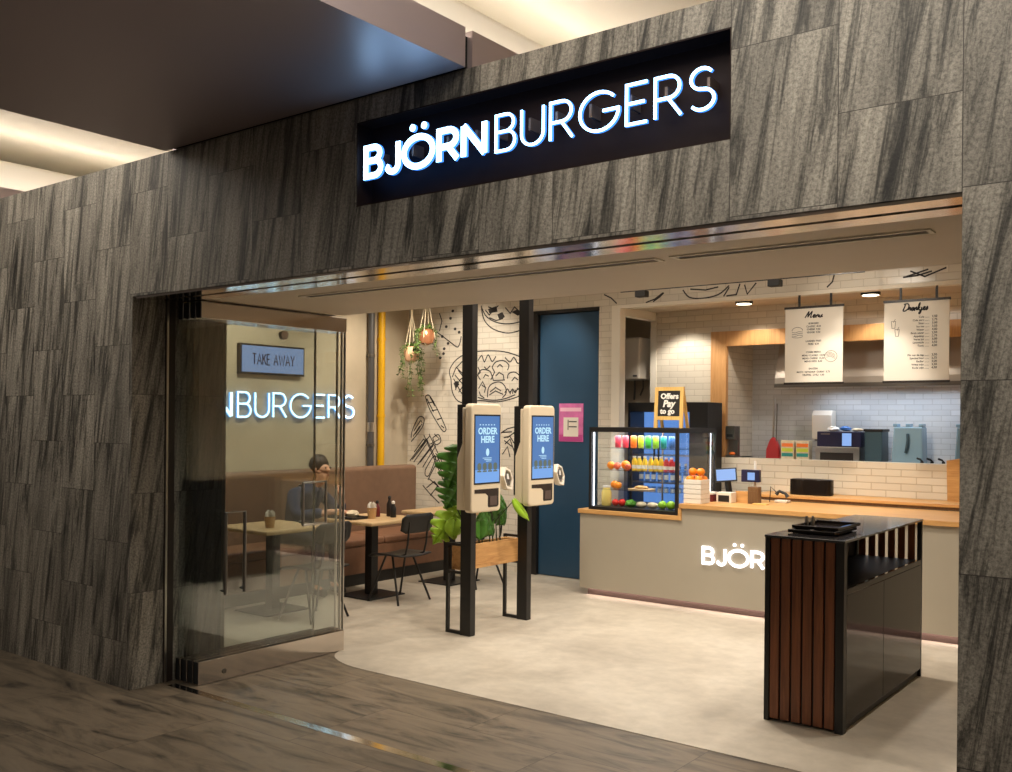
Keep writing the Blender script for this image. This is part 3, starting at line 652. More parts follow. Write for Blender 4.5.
# ------------------------------------------------------------------ left wall: neon, light boxes, pipes
ns = thing('neon_sign', 'white glowing BJÖRNBURGERS neon lettering on the left wall behind the glass', 'sign', (-2.655, 2.9, 1.70))
letters(ns, 'BJÖRN', 1.42, 2.69, 1.70, .27, .016, (-2.66, 0, 0), YU, ZU, XU, .02, .02, 'nface', 'nedge', .21)
letters(ns, 'BURGERS', 2.77, 4.37, 1.70, .27, .0095, (-2.66, 0, 0), YU, ZU, XU, .02, .02, 'nface', 'nedge', .2)
for y0, y1, z0, z1, lab in ((2.80, 3.60, 2.17, 2.44, 'blue lit TAKE AWAY light box above the BURGERS neon letters'),):
    t = thing('light_box', lab, 'light box', (-2.66, (y0+y1)/2, z0), None)
    bx(-2.659, y0-.02, z0-.02, -2.60, y1+.02, z1+.02).build('case', 'black', t, bevel=.003)
    bx(-2.60, y0, z0, -2.594, y1, z1).build('lit_panel', 'lightbox', t)
    tx = MB(); W_ = y1-y0; h = W_*.15
    for c, ps, dd in sign_text('TAKE AWAY', y0+W_*.16, y1-W_*.16, (z0+z1)/2-h/2, h, .006, .2):
        for p, cl in ps: tx.ribbon(p, .0065, (-2.594, 0, 0), YU, ZU, XU, .002, cl)
    tx.build('lettering', 'navybox', t)
for y, r, m_, nm, lab in ((4.79, .042, 'yellow', 'yellow_pipe', 'bright yellow vertical pipe on the beige left wall'), (4.62, .040, 'greypipe', 'grey_pipe', 'dark grey vertical pipe beside the yellow pipe')):
    t = thing(nm, lab, 'pipe', (-2.6, y, .0))
    MB().cyl((-2.6, y, .003), (-2.6, y, 3.25), r, n=20).build('pipe', m_, t, smooth=True)
    for z in ((1.72, 2.62) if nm == 'yellow_pipe' else (1.38, 2.42)):
        cl = MB(); cl.cyl((-2.6, y, z), (-2.6, y, z+.035), r+.007, n=20); cl.box(-2.66, y-.012, z, -2.6, y+.012, z+.03)
        cl.build('pipe_clamp', m_ if nm == 'yellow_pipe' else 'dullsteel', t, smooth=True)
    if nm == 'grey_pipe': MB().cyl((-2.6, y, 1.55), (-2.6, y, 1.66), r+.004, n=20).build('coupling', 'steel', t, smooth=True)
# ------------------------------------------------------------------ bench, tables, chairs
b = thing('bench', 'long brown leather bench with tall back along the left wall', 'bench', (-2.0, 2.8, .003))
bx(-2.40, .7, .003, -1.70, 4.95, .12).build('plinth', 'black', b)
bx(-2.42, .7, .12, -1.67, 5.0, .40).build('seat_base', 'leather2', b, bevel=.012)
for k in range(4): bx(-2.24, .72+k*1.07, .40, -1.66, .72+(k+1)*1.07-.01, .475).build('seat_cushion', 'leather2', b, bevel=.025, seg=3)
bx(-2.42, .7, .40, -2.24, 5.04, 1.17).build('backrest', 'leather', b, bevel=.045, seg=4)
def table(name, label, cx, cy, wx, wy):
    t = thing(name, label, 'table', (cx, cy, .003), 'wooden restaurant tables along the bench')
    bx(cx-wx/2, cy-wy/2, .715, cx+wx/2, cy+wy/2, .75).build('table_top', 'ash', t, bevel=.012)
    bx(cx-.045, cy-.045, .015, cx+.045, cy+.045, .712).build('pedestal', 'black', t, bevel=.004)
    bx(cx-.22, cy-.24, .003, cx+.22, cy+.24, .016).build('base_plate', 'black', t, bevel=.003)
    bx(cx-.15, cy-.15, .703, cx+.15, cy+.15, .715).build('mounting_plate', 'black', t)
    return t
table('restaurant_table', 'pale wooden table behind the glass panel with a kraft cup on it', -1.335, 2.19, .72, .72)
table('restaurant_table', 'pale wooden table with a black tray, right of the glass panels', -1.20, 3.27, .72, .72)
table('restaurant_table', 'farthest pale wooden table, beside the big leafy plant', -1.15, 4.36, .72, .72)
# dining chair faces -x
ch = thing('dining_chair', 'black chair in front of the table with the black tray', 'chair', (0, 0, 0), 'black dining chairs facing the bench')
sp = MB(); n = 9; vs = []; fs = []
for i in range(n):
    for j in range(n):
        x = -.21+.42*i/(n-1); y = -.205+.41*j/(n-1)
        z = .455-.012*math.cos(PI*(j/(n-1)-.5))-(.03*max(0, (.22-(i/(n-1)))/.22)**2)
        vs += [(x, y, z)]
for i in range(n-1):
    for j in range(n-1): fs.append((i*n+j, (i+1)*n+j, (i+1)*n+j+1, i*n+j+1))
sp.add(vs, fs); o = sp.build('seat', 'black', ch, smooth=True)
q = o.modifiers.new('solid', 'SOLIDIFY'); q.thickness = .014
sp = MB(); vs = []; fs = []; nz = 6
for i in range(n):
    for j in range(nz):
        y = -.205+.41*i/(n-1); t_ = j/(nz-1); z = .655+.175*t_
        cr = .03*(1 if (i in (0, n-1) and j in (0, nz-1)) else 0)
        z += cr*(1 if j == 0 else -1 if j else 0)
        vs.append((.225+.03*t_-.03*(2*y/.41)**2, y, z))
for i in range(n-1):
    for j in range(nz-1): fs.append((i*nz+j, i*nz+j+1, (i+1)*nz+j+1, (i+1)*nz+j))
sp.add(vs, fs); o = sp.build('backrest', 'black', ch, smooth=True)
q = o.modifiers.new('solid', 'SOLIDIFY'); q.thickness = .012
for (x, y, xt, yt) in ((-.20, -.215, -.05, -.13), (-.20, .215, -.05, .13), (.19, -.215, .03, -.13), (.19, .215, .03, .13)):
    MB().tube([(x, y, .0), (xt, yt, .435)], .0105, 8).build('leg', 'black', ch, smooth=True)
for y in (-.125, .125):
    MB().tube([(-.05, y, .435), (.12, y, .437), (.19, y, .46), (.215, y, .55), (.232, y, .70), (.24, y, .76)], .0095, 8).build('back_support', 'black', ch, smooth=True)
fr = MB(); fr.tube([(-.05, -.13, .432), (-.05, .13, .432)], .009, 8); fr.tube([(.03, -.13, .432), (.03, .13, .432)], .009, 8); fr.build('seat_rail', 'black', ch, smooth=True)
ch.location = (-.80, 3.245, .003)
dup(ch, (-.80, 2.20, .003), .05, 'black chair behind the glass, at the table with the kraft cup')
dup(ch, (-.78, 4.36, .003), -.05, 'black chair behind the wooden planter, at the farthest table')
# things on the tables
def cup(x, y, z, r, h, lab):
    c = thing('paper_cup', lab, 'cup', (x, y, z))
    MB().lathe([(r*.78, 0), (r, h), (r*1.04, h), (r*1.04, h+.004), (r*.96, h+.004), (r*.75, .006)], (x, y, z)).build('cup', 'kraft', c, smooth=True)
    nb = MB()
    for k in range(5):
        a = k*1.25; nb.prism([(-.035, 0), (.035, 0), (.03, .06), (.0, .085), (-.03, .05)], (x+.012*math.cos(a), y+.012*math.sin(a), z+h*.75), (math.cos(a), math.sin(a), 0), (math.sin(a)*.2, -math.cos(a)*.2, 1), (-math.sin(a), math.cos(a), 0), .002)
    nb.build('napkin', 'paper', c)
cup(-1.22, 2.06, .75, .048, .095, 'kraft paper cup of white napkins on the table behind the glass')
cup(-1.13, 3.20, .75, .048, .10, 'kraft paper cup beside the black tray on the middle table')
tr = thing('serving_tray', 'black serving tray with food wrappers on the middle table', 'tray', (-1.30, 3.10, .75))
t = MB(); t.box(-1.48, 2.95, .75, -1.14, 3.16, .757); t.box(-1.48, 2.95, .757, -1.465, 3.16, .775); t.box(-1.155, 2.95, .757, -1.14, 3.16, .775); t.box(-1.465, 2.95, .757, -1.155, 2.965, .775); t.box(-1.465, 3.145, .757, -1.155, 3.16, .775)
t.build('tray', 'black', tr, bevel=.004)
MB().ball((-1.26, 3.07, .795), .062, sq=(1, 1, .6), bumpy=.1).build('food_wrapper', 'wrap', tr)
MB().ball((-1.38, 3.03, .79), .05, sq=(1, 1, .65), bumpy=.12).build('food_wrapper', 'bread', tr)
for (x, y, c1, lab) in ((-1.22, 3.36, 'dred', 'dark red sauce bottle on the middle table, left of its twin'), (-1.06, 3.42, 'black', 'black sauce bottle on the middle table nearest the chair'), (-1.16, 3.47, 'brownblack', 'tall dark brown bottle at the back of the middle table')):
    bt = thing('sauce_bottle', lab, 'bottle', (x, y, .75)); hh = .13 if c1 != 'brownblack' else .17
    MB().lathe([(.028, 0), (.03, .01), (.03, hh*.7), (.014, hh*.9), (.014, hh)], (x, y, .75)).build('bottle', c1, bt, smooth=True)
    MB().lathe([(.016, hh), (.016, hh+.02), (.006, hh+.03)], (x, y, .75)).build('cap', 'cap' if c1 == 'black' else 'black', bt, smooth=True)
# ------------------------------------------------------------------ seated person
def skin_obj(name, verts, edges, radii, m, parent, root=0, sub=2):
    me = bpy.data.meshes.new(name); me.from_pydata([Vector(v) for v in verts], edges, []); me.materials.append(M[m])
    ob = bpy.data.objects.new(name, me); C.objects.link(ob); ob.parent = parent
    sk = ob.modifiers.new('skin', 'SKIN'); sk.use_smooth_shade = True
    lay = me.skin_vertices[0] if me.skin_vertices else me.attributes.new('skin', 'FLOAT', 'POINT')
    for i, r in enumerate(radii):
        rr = r if isinstance(r, tuple) else (r, r)
        me.skin_vertices[0].data[i].radius = rr; me.skin_vertices[0].data[i].use_root = (i == root)
    q = ob.modifiers.new('sub', 'SUBSURF'); q.levels = sub; q.render_levels = sub
    return ob
def mk_skin(name, chain_list, m, parent, sub=2):
    """chain_list: list of chains [(x,y,z,r)...]; a chain may start with an int index of an earlier vertex"""
    V, E, Rd = [], [], []
    for chn in chain_list:
        prev = None
        for it in chn:
            if isinstance(it, int): prev = it; continue
            V.append(it[:3]); Rd.append(it[3]); i = len(V)-1
            if prev is not None: E.append((prev, i))
            prev = i
    me = bpy.data.meshes.new(name); me.from_pydata([Vector(v) for v in V], E, []); me.materials.append(M[m])
    ob = bpy.data.objects.new(name, me); C.objects.link(ob); ob.parent = parent
    ob.modifiers.new('skin', 'SKIN').use_smooth_shade = True
    if not me.skin_vertices:
        bpy.context.view_layer.objects.active = ob
        bpy.ops.mesh.customdata_skin_add()
    for i, r in enumerate(Rd):
        d_ = me.skin_vertices[0].data[i]; d_.radius = r if isinstance(r, tuple) else (r, r); d_.use_root = (i == 0)
    q = ob.modifiers.new('sub', 'SUBSURF'); q.levels = sub; q.render_levels = sub
    return ob
PX, PY = -1.98, 2.98
pn = thing('person', 'person in a navy jacket sitting on the brown bench, leaning over the table', 'person', (PX, PY, .475))
A = lambda x, y, z, r: (x, y, z-.475, r)
def hand(idx, w, dirv, side):
    """palm and five fingers continuing from wrist vertex"""
    out = []
    wv = Vector(w); dv = Vector(dirv).normalized(); sv = Vector(side).normalized()
    return wv, dv, sv
bodyc = [[A(0, 0, .58, .11), A(.04, .02, .72, .095), A(.12, .05, .90, .09), A(.19, .08, 1.02, .052), A(.225, .10, 1.075, .048), A(.25, .115, 1.14, .075), A(.26, .12, 1.215, .082), A(.245, .115, 1.275, .06)],
         [5, A(.335, .135, 1.15, .03)], [5, A(.315, .12, 1.10, .035)]]
# right arm (towards the window) resting on the tray, left arm raised to the face
bodyc += [[2, A(.13, -.14, .955, .045), A(.26, -.20, .76, .043), A(.50, -.02, .80, .033), A(.56, .02, .815, .028), A(.61, .05, .815, .026)]]
n0 = 10+5
for k, (oy, l) in enumerate(((-.03, .06), (-.01, .07), (.012, .066), (.03, .052))):
    bodyc.append([n0-1, A(.63, .05+oy, .815, .010), A(.63+l*.6, .055+oy, .815, .009), A(.63+l, .06+oy, .795, .007)])
bodyc.append([n0-2, A(.58, .065, .82, .010), A(.615, .09, .82, .008)])
i0 = n0+12+2
bodyc += [[2, A(.13, .23, .955, .045), A(.30, .31, .74, .043), A(.44, .22, .89, .033), A(.46, .19, .945, .028), A(.46, .175, .985, .025)]]
n1 = i0+5
for k, (oy, l) in enumerate(((-.03, .05), (-.01, .06), (.01, .056), (.028, .045))):
    bodyc.append([n1-1, A(.455+oy*.2, .17+oy, 1.005, .010), A(.44, .165+oy, 1.005+l*.6, .009), A(.41, .155+oy, 1.005+l*.9, .007)])
bodyc.append([n1-2, A(.44, .17, .97, .010), A(.415, .16, 1.0, .008)])
i2 = n1+14
for s in (-1, 1):
    bodyc.append([0, A(.04, .09*s, .565, .095), A(.46, .11*s, .545, .062), A(.47, .11*s, .30, .05), A(.44, .11*s, .09, .035), A(.56, .12*s, .05, .034)])
bodyc.append([6, A(.335, .128, 1.195, .020), A(.362, .131, 1.185, .012)])      # nose
body = mk_skin('body', bodyc, 'skin', pn)
for s in (-1, 1):
    MB().ball((PX+.333, PY+.128+.032*s, 1.218), .010, 10, 7).build('eye', 'ink', pn, smooth=True)
    MB().ball((PX+.255, PY+.118+.086*s, 1.195), .026, 10, 7, (.7, .45, 1.2)).build('ear', 'skin', pn, smooth=True)
MB().ball((PX+.338, PY+.13, 1.145), .016, 10, 7, (.5, 1.3, .4)).build('mouth', 'dred', pn, smooth=True)
mk_skin('jacket', [[A(0, 0, .60, .145), A(.04, .02, .73, .14), A(.115, .045, .90, .15), A(.185, .078, 1.01, .09), A(.21, .092, 1.055, .066)],
                   [2, A(.13, -.145, .955, .075), A(.26, -.205, .76, .06), A(.47, -.04, .80, .05)],
                   [2, A(.13, .235, .955, .075), A(.30, .315, .74, .058), A(.43, .23, .875, .044)]], 'navy', pn)
mk_skin('trousers', [[A(0, 0, .575, .13)], [0, A(.04, -.09, .57, .105), A(.46, -.11, .55, .075), A(.47, -.11, .30, .062), A(.44, -.11, .10, .05)],
                     [0, A(.04, .09, .57, .105), A(.46, .11, .55, .075), A(.47, .11, .30, .062), A(.44, .11, .10, .05)]], 'denim', pn)
for s in (-1, 1):
    mk_skin('shoe', [[A(.41, .11*s, .06, .042), A(.50, .115*s, .053, .045), A(.60, .12*s, .045, .038)]], 'black', pn, 1)
hb = MB(); hb.ball((PX+.218, PY+.112, 1.252), .100, 18, 12, (1, .95, .95), .04)
hb.v = [v for v in hb.v]
hr = hb.build('hair', 'hair', pn, smooth=True)
# ------------------------------------------------------------------ hanging plants
def hanging(x, y, zp, r, m_, lab, nv, seed, vl):
    random.seed(seed)
    t = thing('hanging_plant', lab, 'hanging plant', (x, y, zp))
    MB().lathe([(r*.25, -r), (r*.75, -r*.8), (r, -r*.15), (r*.92, r*.5), (r*.7, r*.85), (r*.62, r*.85), (r*.8, r*.3)], (x, y, zp)).build('pot', m_, t, smooth=True)
    rp = MB()
    for k in range(4):
        a = k*PI/2+.4
        rp.tube([(x, y, 3.24), (x+.01*math.cos(a), y+.01*math.sin(a), zp+.42), (x+r*1.02*math.cos(a), y+r*1.02*math.sin(a), zp), (x+r*.6*math.cos(a), y+r*.6*math.sin(a), zp-r*.9), (x, y, zp-r*1.15)], .0045, 6)
    rp.build('rope', 'rope', t, smooth=True)
    lf = MB()
    for k in range(nv):
        a = random.uniform(0, 2*PI); L = random.uniform(.4, 1)*vl; px, py, pz = x+r*.6*math.cos(a), y+r*.6*math.sin(a), zp+r*.8
        path = [(px, py, pz)]
        for j in range(1, 9):
            q = j/8; path.append((px+(r*.8+.03*math.sin(j))*math.cos(a)*min(1, q*3)+random.uniform(-.012, .012), py+(r*.8)*math.sin(a)*min(1, q*3)+random.uniform(-.012, .012), pz+.05*math.sin(min(1, q*2)*PI)-L*q))
        lf.tube(path, .0028, 5)
        for p in path[1:]:
            for s in range(4):
                b_ = random.uniform(0, 2*PI); u = Vector((math.cos(b_), math.sin(b_), random.uniform(-.5, .3))).normalized(); w_ = u.cross(Vector((0, 0, 1))).normalized()
                c = Vector(p)+u*.006; l = random.uniform(.022, .042)
                lf.add([c, c+u*l*.5+w_*l*.36, c+u*l+Vector((0, 0, -l*.2)), c+u*l*.5-w_*l*.36, c+u*l*.5+Vector((0, 0, l*.12))], [(0, 1, 4), (1, 2, 4), (2, 3, 4), (3, 0, 4)])
    for s in range(40):
        b_ = random.uniform(0, 2*PI); u = Vector((math.cos(b_)*.8, math.sin(b_)*.8, random.uniform(.1, 1))).normalized(); w_ = u.cross(Vector((0, 0, 1))).normalized()
        c = Vector((x, y, zp+r*.7))+u*.01; l = random.uniform(.06, .13)
        lf.add([c, c+u*l*.5+w_*.012, c+u*l, c+u*l*.5-w_*.012, c+u*l*.5+Vector((0, 0, .008))], [(0, 1, 4), (1, 2, 4), (2, 3, 4), (3, 0, 4)])
    fo = lf.build('foliage', 'vine', t); fo['kind'] = 'stuff'
hanging(-2.13, 4.80, 2.45, .095, 'clay', 'lower hanging plant in a pale pot with vines trailing to the bench', 13, 3, .62)
hanging(-1.90, 4.80, 2.64, .095, 'copper', 'upper hanging plant in a copper pot near the ceiling', 8, 5, .36)
# ------------------------------------------------------------------ kiosks on black columns, planter
def kiosk(xc, yc, ctop, lab_col, lab_k, grp1, grp2):
    x0, x1, y0, y1 = xc-.105, xc, yc-.033, yc+.033
    c = thing('steel_column', lab_col, 'column', ((x0+x1)/2, yc, .003), grp1)
    bx(x0, y0, .003, x1, y1, 3.249).build('column', 'black', c, bevel=.004)
    lf = MB(); xl = x0-.165; a = .012
    lf.box(xl, y0+.02, .003, xl+.024, y1-.02, .72); lf.box(xl+.024, y0+.02, .003, x0, y1-.02, .028); lf.box(xl+.024, y0+.02, .70, x0, y1-.02, .72)
    lf.box(xl+.024, y0+.02, .478, x0, y1-.02, .498)
    lf.build('side_frame', 'black', c)
    # device faces +x
    d0 = x1+.02; d1 = x1+.125; ya, yb = yc-.185, yc+.185; za, zb = .985, 1.825
    k = thing('order_kiosk', lab_k, 'kiosk', (d0, yc, za), grp2)
    bx(x0-.035, y0-.012, 1.06, x1+.02, y0-.002, 1.82).build('mounting_plate', 'black', k, bevel=.004)
    sh = MB(); r = .035
    def rr(y0_, z0_, y1_, z1_, r_):
        p = []
        for (cy_, cz_, a0) in ((y1_-r_, z0_+r_, -90), (y1_-r_, z1_-r_, 0), (y0_+r_, z1_-r_, 90), (y0_+r_, z0_+r_, 180)): p += arc(cy_, cz_, r_, r_, a0, a0+90, 5)
        return p
    sh.prism(rr(ya, za, yb, zb, r), (d0+.035, 0, 0), YU, ZU, XU, d1-d0-.035)
    sh.build('shell', 'kiosk', k, bevel=.012, seg=3, smooth=True)
    # stepped rear housing, thicker in its lower part
    rb = MB(); rb.prism([(d0+.03, za+.02), (d0+.03, zb-.03), (d0, zb-.03), (d0, 1.52), (d0-.05, 1.40), (d0-.05, za+.02)], (0, ya+.012, 0), XU, ZU, YU, yb-ya-.024)
    rb.build('rear_housing', 'kiosk', k, bevel=.008)
    sy0, sy1, sz0, sz1 = yc-.142, yc+.158, 1.215, 1.73
    bx(d1-.002, sy0-.012, sz0-.012, d1+.002, sy1+.012, sz1+.012).build('screen_bezel', 'black', k)
    sc = bx(d1+.002, sy0, sz0, d1+.003, sy1, sz1).build('screen', 'screen', k)
    bx(d1+.003, sy0, sz0, d1+.0034, sy1, sz0+.10).build('screen_picture', 'scr_pale', sc)
    tx = MB(); W_ = sy1-sy0; ym = (sy0+sy1)/2; O = (d1+.0032, 0, 0)
    MB().text('ORDER', .072, (d1+.0036, ym, sz1-.14), YU, ZU, XU, 'CENTER', .0022).build('screen_text', 'scr_txt', sc); MB().text('HERE', .072, (d1+.0036, ym, sz1-.205), YU, ZU, XU, 'CENTER', .0022).build('screen_text', 'scr_txt', sc)
    # (d1+.0036, ym, sz1-.14), YU, ZU, XU, 'CENTER', .0022); tx.text('HERE', .072, (d1+.0036, ym, sz1-.205), YU, ZU, XU, 'CENTER', .0022)
    for j in range(6): tx.ribbon([(ym-.10+j*.035, sz1-.068), (ym-.085+j*.035, sz1-.068)], .004, O, YU, ZU, XU, .0006)
    tx.build('screen_dots', 'scr_txt', sc); tx = MB()
    tx.prism([(ym+.02*math.cos(a_), sz0+.235+.03*math.sin(a_)) for a_ in [2*PI*i/16 for i in range(16)]], O, YU, ZU, XU, .0006)
    tx.build('screen_icon', 'scr_txt', sc); tx = MB()
    for j in range(3): tx.ribbon([(ym-.06+j*.02, sz0+.19-j*.012), (ym+.05, sz0+.19-j*.012)], .0022, O, YU, ZU, XU, .0006)
    tx.build('screen_lines', 'scr_txt', sc)
    fd = MB()
    for j in range(4):
        cy_ = ym-.10+j*.066; fd.prism([(cy_+.024*math.cos(a_), sz0+.115+.02*math.sin(a_)+(.018 if math.sin(a_) > 0 else 0)) for a_ in [2*PI*i/12 for i in range(12)]], O, YU, ZU, XU, .0008)
        fd.ribbon([(cy_-.025, sz0+.088), (cy_+.025, sz0+.088)], .006, O, YU, ZU, XU, .0008)
    fd.build('screen_food', 'scr_food', sc)
    # receipt mouth
    mo = MB(); zt = 1.165
    mo.prism([(yc-.145, zt), (yc+.155, zt), (yc+.155, zt-.13), (yc+.14, zt-.145), (yc+.03, zt-.145), (yc+.02, zt-.135), (yc+.02, zt-.055), (yc-.01, zt-.035), (yc-.145, zt-.03)], (d1-.001, 0, 0), YU, ZU, XU, .002)
    mo.build('receipt_slot', 'brownblack', k)
    bx(d1+.001, yc+.045, zt-.13, d1+.004, yc+.13, zt-.06).build('scanner_window', 'kick', k, bevel=.004)
    # payment terminal on the far side
    U_ = Vector((-.25, 1, 0)).normalized(); V_ = Vector((0, -.35, 1)).normalized(); N_ = U_.cross(V_)
    T0 = Vector((d0+.05, yb+.10, 1.155)); hexa = [(-.02, .0), (.07, -.015), (.125, .06), (.105, .14), (.03, .165), (-.04, .10)]
    pt = MB(); pt.ribbon(hexa, .011, T0, U_, V_, N_, .05, True); pt.build('terminal_cradle', 'white', k, bevel=.004)
    pb = MB(); pb.prism([(.01, .025), (.06, .015), (.095, .065), (.08, .12), (.035, .135), (-.01, .09)], T0+N_*.012, U_, V_, N_, .03); pb.build('payment_terminal', 'dullsteel', k, bevel=.005)
    MB().prism([(.02, .075), (.06, .07), (.065, .115), (.035, .12)], T0+N_*.043, U_, V_, N_, .002).build('terminal_screen', 'cap', k)
    MB().tube([(d0+.05, yb-.02, 1.16), (d0+.04, yb+.04, 1.17), (d0+.04, yb+.085, 1.20)], .012, 8).build('terminal_arm', 'white', k, smooth=True)
    return k
kiosk(.684, 2.519, 3.2, 'black steel column holding the nearer order kiosk', 'cream self order kiosk with blue ORDER HERE screen, the nearer one', None, None)
kiosk(.657, 3.30, 3.2, 'black steel column holding the farther order kiosk near the blue door', 'cream self order kiosk with blue screen, the farther one beside the blue door', None, None)
pl = thing('wooden_planter', 'rustic wooden plank planter between the two black columns', 'planter', (.49, 2.91, .50))
pb = MB(); pb.box(.43, 2.556, .50, .565, 3.265, .525); pb.box(.43, 2.556, .525, .452, 3.265, .698); pb.box(.543, 2.556, .525, .565, 3.265, .698); pb.box(.452, 2.556, .525, .543, 2.578, .698); pb.box(.452, 3.243, .525, .543, 3.265, .698)
pb.build('trough', 'plank', pl, bevel=.003)
bx(.452, 2.578, .525, .543, 3.243, .675).build('soil', 'soil', pl)
random.seed(11)
mp = thing('monstera_plant', 'big leafy monstera plant growing in the wooden planter', 'plant', (.5, 2.9, .675))
def leaf(c, tip, width, nrm, m_, notch=True):
    """heart shaped leaf from the stalk end c to tip"""
    c, tip = Vector(c), Vector(tip); ax = tip-c; L = ax.length; ax.normalize(); nn = Vector(nrm); nn = (nn-ax*nn.dot(ax)).normalized(); sd = ax.cross(nn)
    prof = [(-.10, .20), (-.08, .52), (.04, .82), (.20, .98), (.38, 1.0), (.55, .90), (.70, .70), (.84, .42), (.94, .18)]
    g = MB(); dense = []
    for i in range(len(prof)-1):
        for k in range(4):
            t_ = k/4; dense.append((prof[i][0]*(1-t_)+prof[i+1][0]*t_, prof[i][1]*(1-t_)+prof[i+1][1]*t_))
    dense.append(prof[-1])
    for s in (-1, 1):
        mid = []; edge = []
        for i, (u, w_) in enumerate(dense):
            if notch and i in (10, 16, 22, 27): w_ *= .5
            if notch and i in (9, 11, 15, 17, 21, 23): w_ *= .9
            uu = max(u, .02)
            droop = -.18*L*(u**2)-.22*width*(w_**2)
            mid.append(c+ax*(uu*L)+nn*(-.18*L*u*u)); edge.append(c+ax*((u+.10*w_)*L*.93)+sd*(s*w_*width*.5)+nn*droop)
        n_ = len(mid); h_ = [m1*.45+e*.55+nn*(.05*width) for m1, e in zip(mid, edge)]
        g.add(mid+h_+edge+[tip+nn*(-.18*L)], [(i, i+1, n_+i+1, n_+i) for i in range(n_-1)]+[(n_+i, n_+i+1, 2*n_+i+1, 2*n_+i) for i in range(n_-1)]+[(n_-1, 3*n_, n_*2-1), (2*n_-1, 3*n_, 3*n_-1)])
    o = g.build('leaf', m_, mp, smooth=True)
    q = o.modifiers.new('solid', 'SOLIDIFY'); q.thickness = .0025
    return c
stalk = MB()
LV = [((.42, 2.70, 1.46), (.37, 2.58, 1.14), .36, (.75, -.6, .25), 'leaf', True),
      ((.40, 2.70, 1.19), (.36, 2.57, .98), .32, (.8, -.5, .3), 'leaf', True),
      ((.40, 2.66, .97), (.34, 2.44, .71), .27, (.75, -.5, .45), 'leafl', True),
      ((.42, 2.60, .90), (.47, 2.52, .76), .15, (.6, -.6, .6), 'leafl', False),
      ((.50, 2.86, .95), (.54, 3.02, .74), .30, (.85, -.2, .5), 'leaf', True),
      ((.46, 3.00, 1.12), (.53, 3.20, .96), .30, (.8, -.2, .55), 'leaf', True),
      ((.50, 2.82, .88), (.54, 2.80, .72), .26, (.85, -.3, .4), 'leaf', False),
      ((.68, 3.05, 1.04), (.80, 3.14, .88), .10, (.8, -.3, .55), 'leafl', False),
      ((.48, 3.10, .98), (.50, 3.20, .80), .24, (.85, -.3, .4), 'leaf', True),
      ((.44, 2.96, 1.10), (.34, 2.86, 1.30), .24, (.75, -.5, .2), 'leaf', True)]
for c, tip, wd, nr, m_, nt_ in LV:
    leaf(c, tip, wd, nr, m_, nt_)
    y_ = min(max(c[1], 2.65), 3.18)
    stalk.tube([(.50, y_, .675), (.49, y_*.6+c[1]*.4, .675*.5+c[2]*.5), c], [.006, .005, .004], 6)
stalk.build('stems', 'stem', mp, smooth=True)
# ------------------------------------------------------------------ poster
p = thing('poster', 'pink poster with a pale note taped on the dark blue door', 'poster', (-.28, 5.33, 1.47))
bx(-.435, 5.327, 1.475, -.125, 5.3345, 1.885).build('sheet', 'pinkp', p)
bx(-.43, 5.3255, 1.48, -.13, 5.327, 1.55).build('bottom_band', 'pinkd', p)
bx(-.42, 5.3255, 1.80, -.15, 5.327, 1.84).build('top_band', 'pinkl', p)
nt_ = bx(-.375, 5.325, 1.53, -.185, 5.3268, 1.735).build('note', 'offwhite', p)
tx = MB()
for z in (1.69, 1.635): tx.ribbon([(-.305, z), (-.205, z)], .006, (0, 5.325, 0), XU, ZU, NY, .001)
tx.ribbon([(-.315, 1.71), (-.315, 1.60)], .005, (0, 5.325, 0), XU, ZU, NY, .001)
tx.build('lettering', 'ink', nt_)
# ------------------------------------------------------------------ service counter
ct = thing('service_counter', 'greige service counter with stepped oak top and lit letters on its front', 'counter', (2.8, 4.9, .003))
fp = MB(); fp.prism([(.31, .073), (5.28, .073), (5.28, .914), (1.40, .914), (1.40, .80), (.31, .80)], (0, 4.62, 0), XU, ZU, YU, .03)
fp.box(.31, 4.65, .085, .34, 5.28, .80)
fp.build('front_panel', 'counter', ct)
bx(.36, 4.69, .003, 5.28, 5.2, .085).build('kick_board', 'kick', ct)
bx(.37, 4.655, .080, 5.28, 4.672, .0845).build('led_strip', 'led_p', ct)
bx(.29, 4.605, .80, 1.39, 5.50, .84).build('case_shelf_top', 'oak', ct, bevel=.003)
tp = MB(); tp.box(1.39, 4.595, .914, 5.28, 5.55, .955); tp.box(1.38, 4.60, .80, 1.41, 5.30, .914)
tp.build('worktop', 'oak', ct, bevel=.003)
letters(ct, 'BJÖRN', 1.632, 2.352, .425, .165, .0132, (0, 4.62, 0), XU, ZU, NY, .0, .012, 'cface', None, .2)
letters(ct, 'BURGERS', 2.41, 3.36, .425, .165, .008, (0, 4.62, 0), XU, ZU, NY, .0, .012, 'cface', None, .2)
bc = thing('back_ledge', 'raised wooden ledge in front of the white brick half wall', 'ledge', (3.4, 5.7, .955))
bx(1.70, 5.555, .958, 5.28, 5.98, .985).build('base', 'walnut', bc); bx(1.68, 5.54, .985, 5.28, 5.983, 1.012).build('top', 'oak', bc, bevel=.003)
lb = thing('ledge_box', 'oval black planter box on the ledge before the white bricks', 'box', (2.19, 5.77, 1.012))
pg = arc(2.34, 5.77, .055, .085, -90, 90, 6)+arc(2.04, 5.77, .055, .085, 90, 270, 6)
MB().prism(pg, (0, 0, 1.012), XU, YU, ZU, .15).build('shell', 'blackgloss', lb, bevel=.006, smooth=True)
pg2 = [(2.19+(a-2.19)*.92, 5.77+(b_-5.77)*.85) for a, b_ in pg]
MB().prism(pg2, (0, 0, 1.158), XU, YU, ZU, .006).build('lid', 'brownblack', lb)
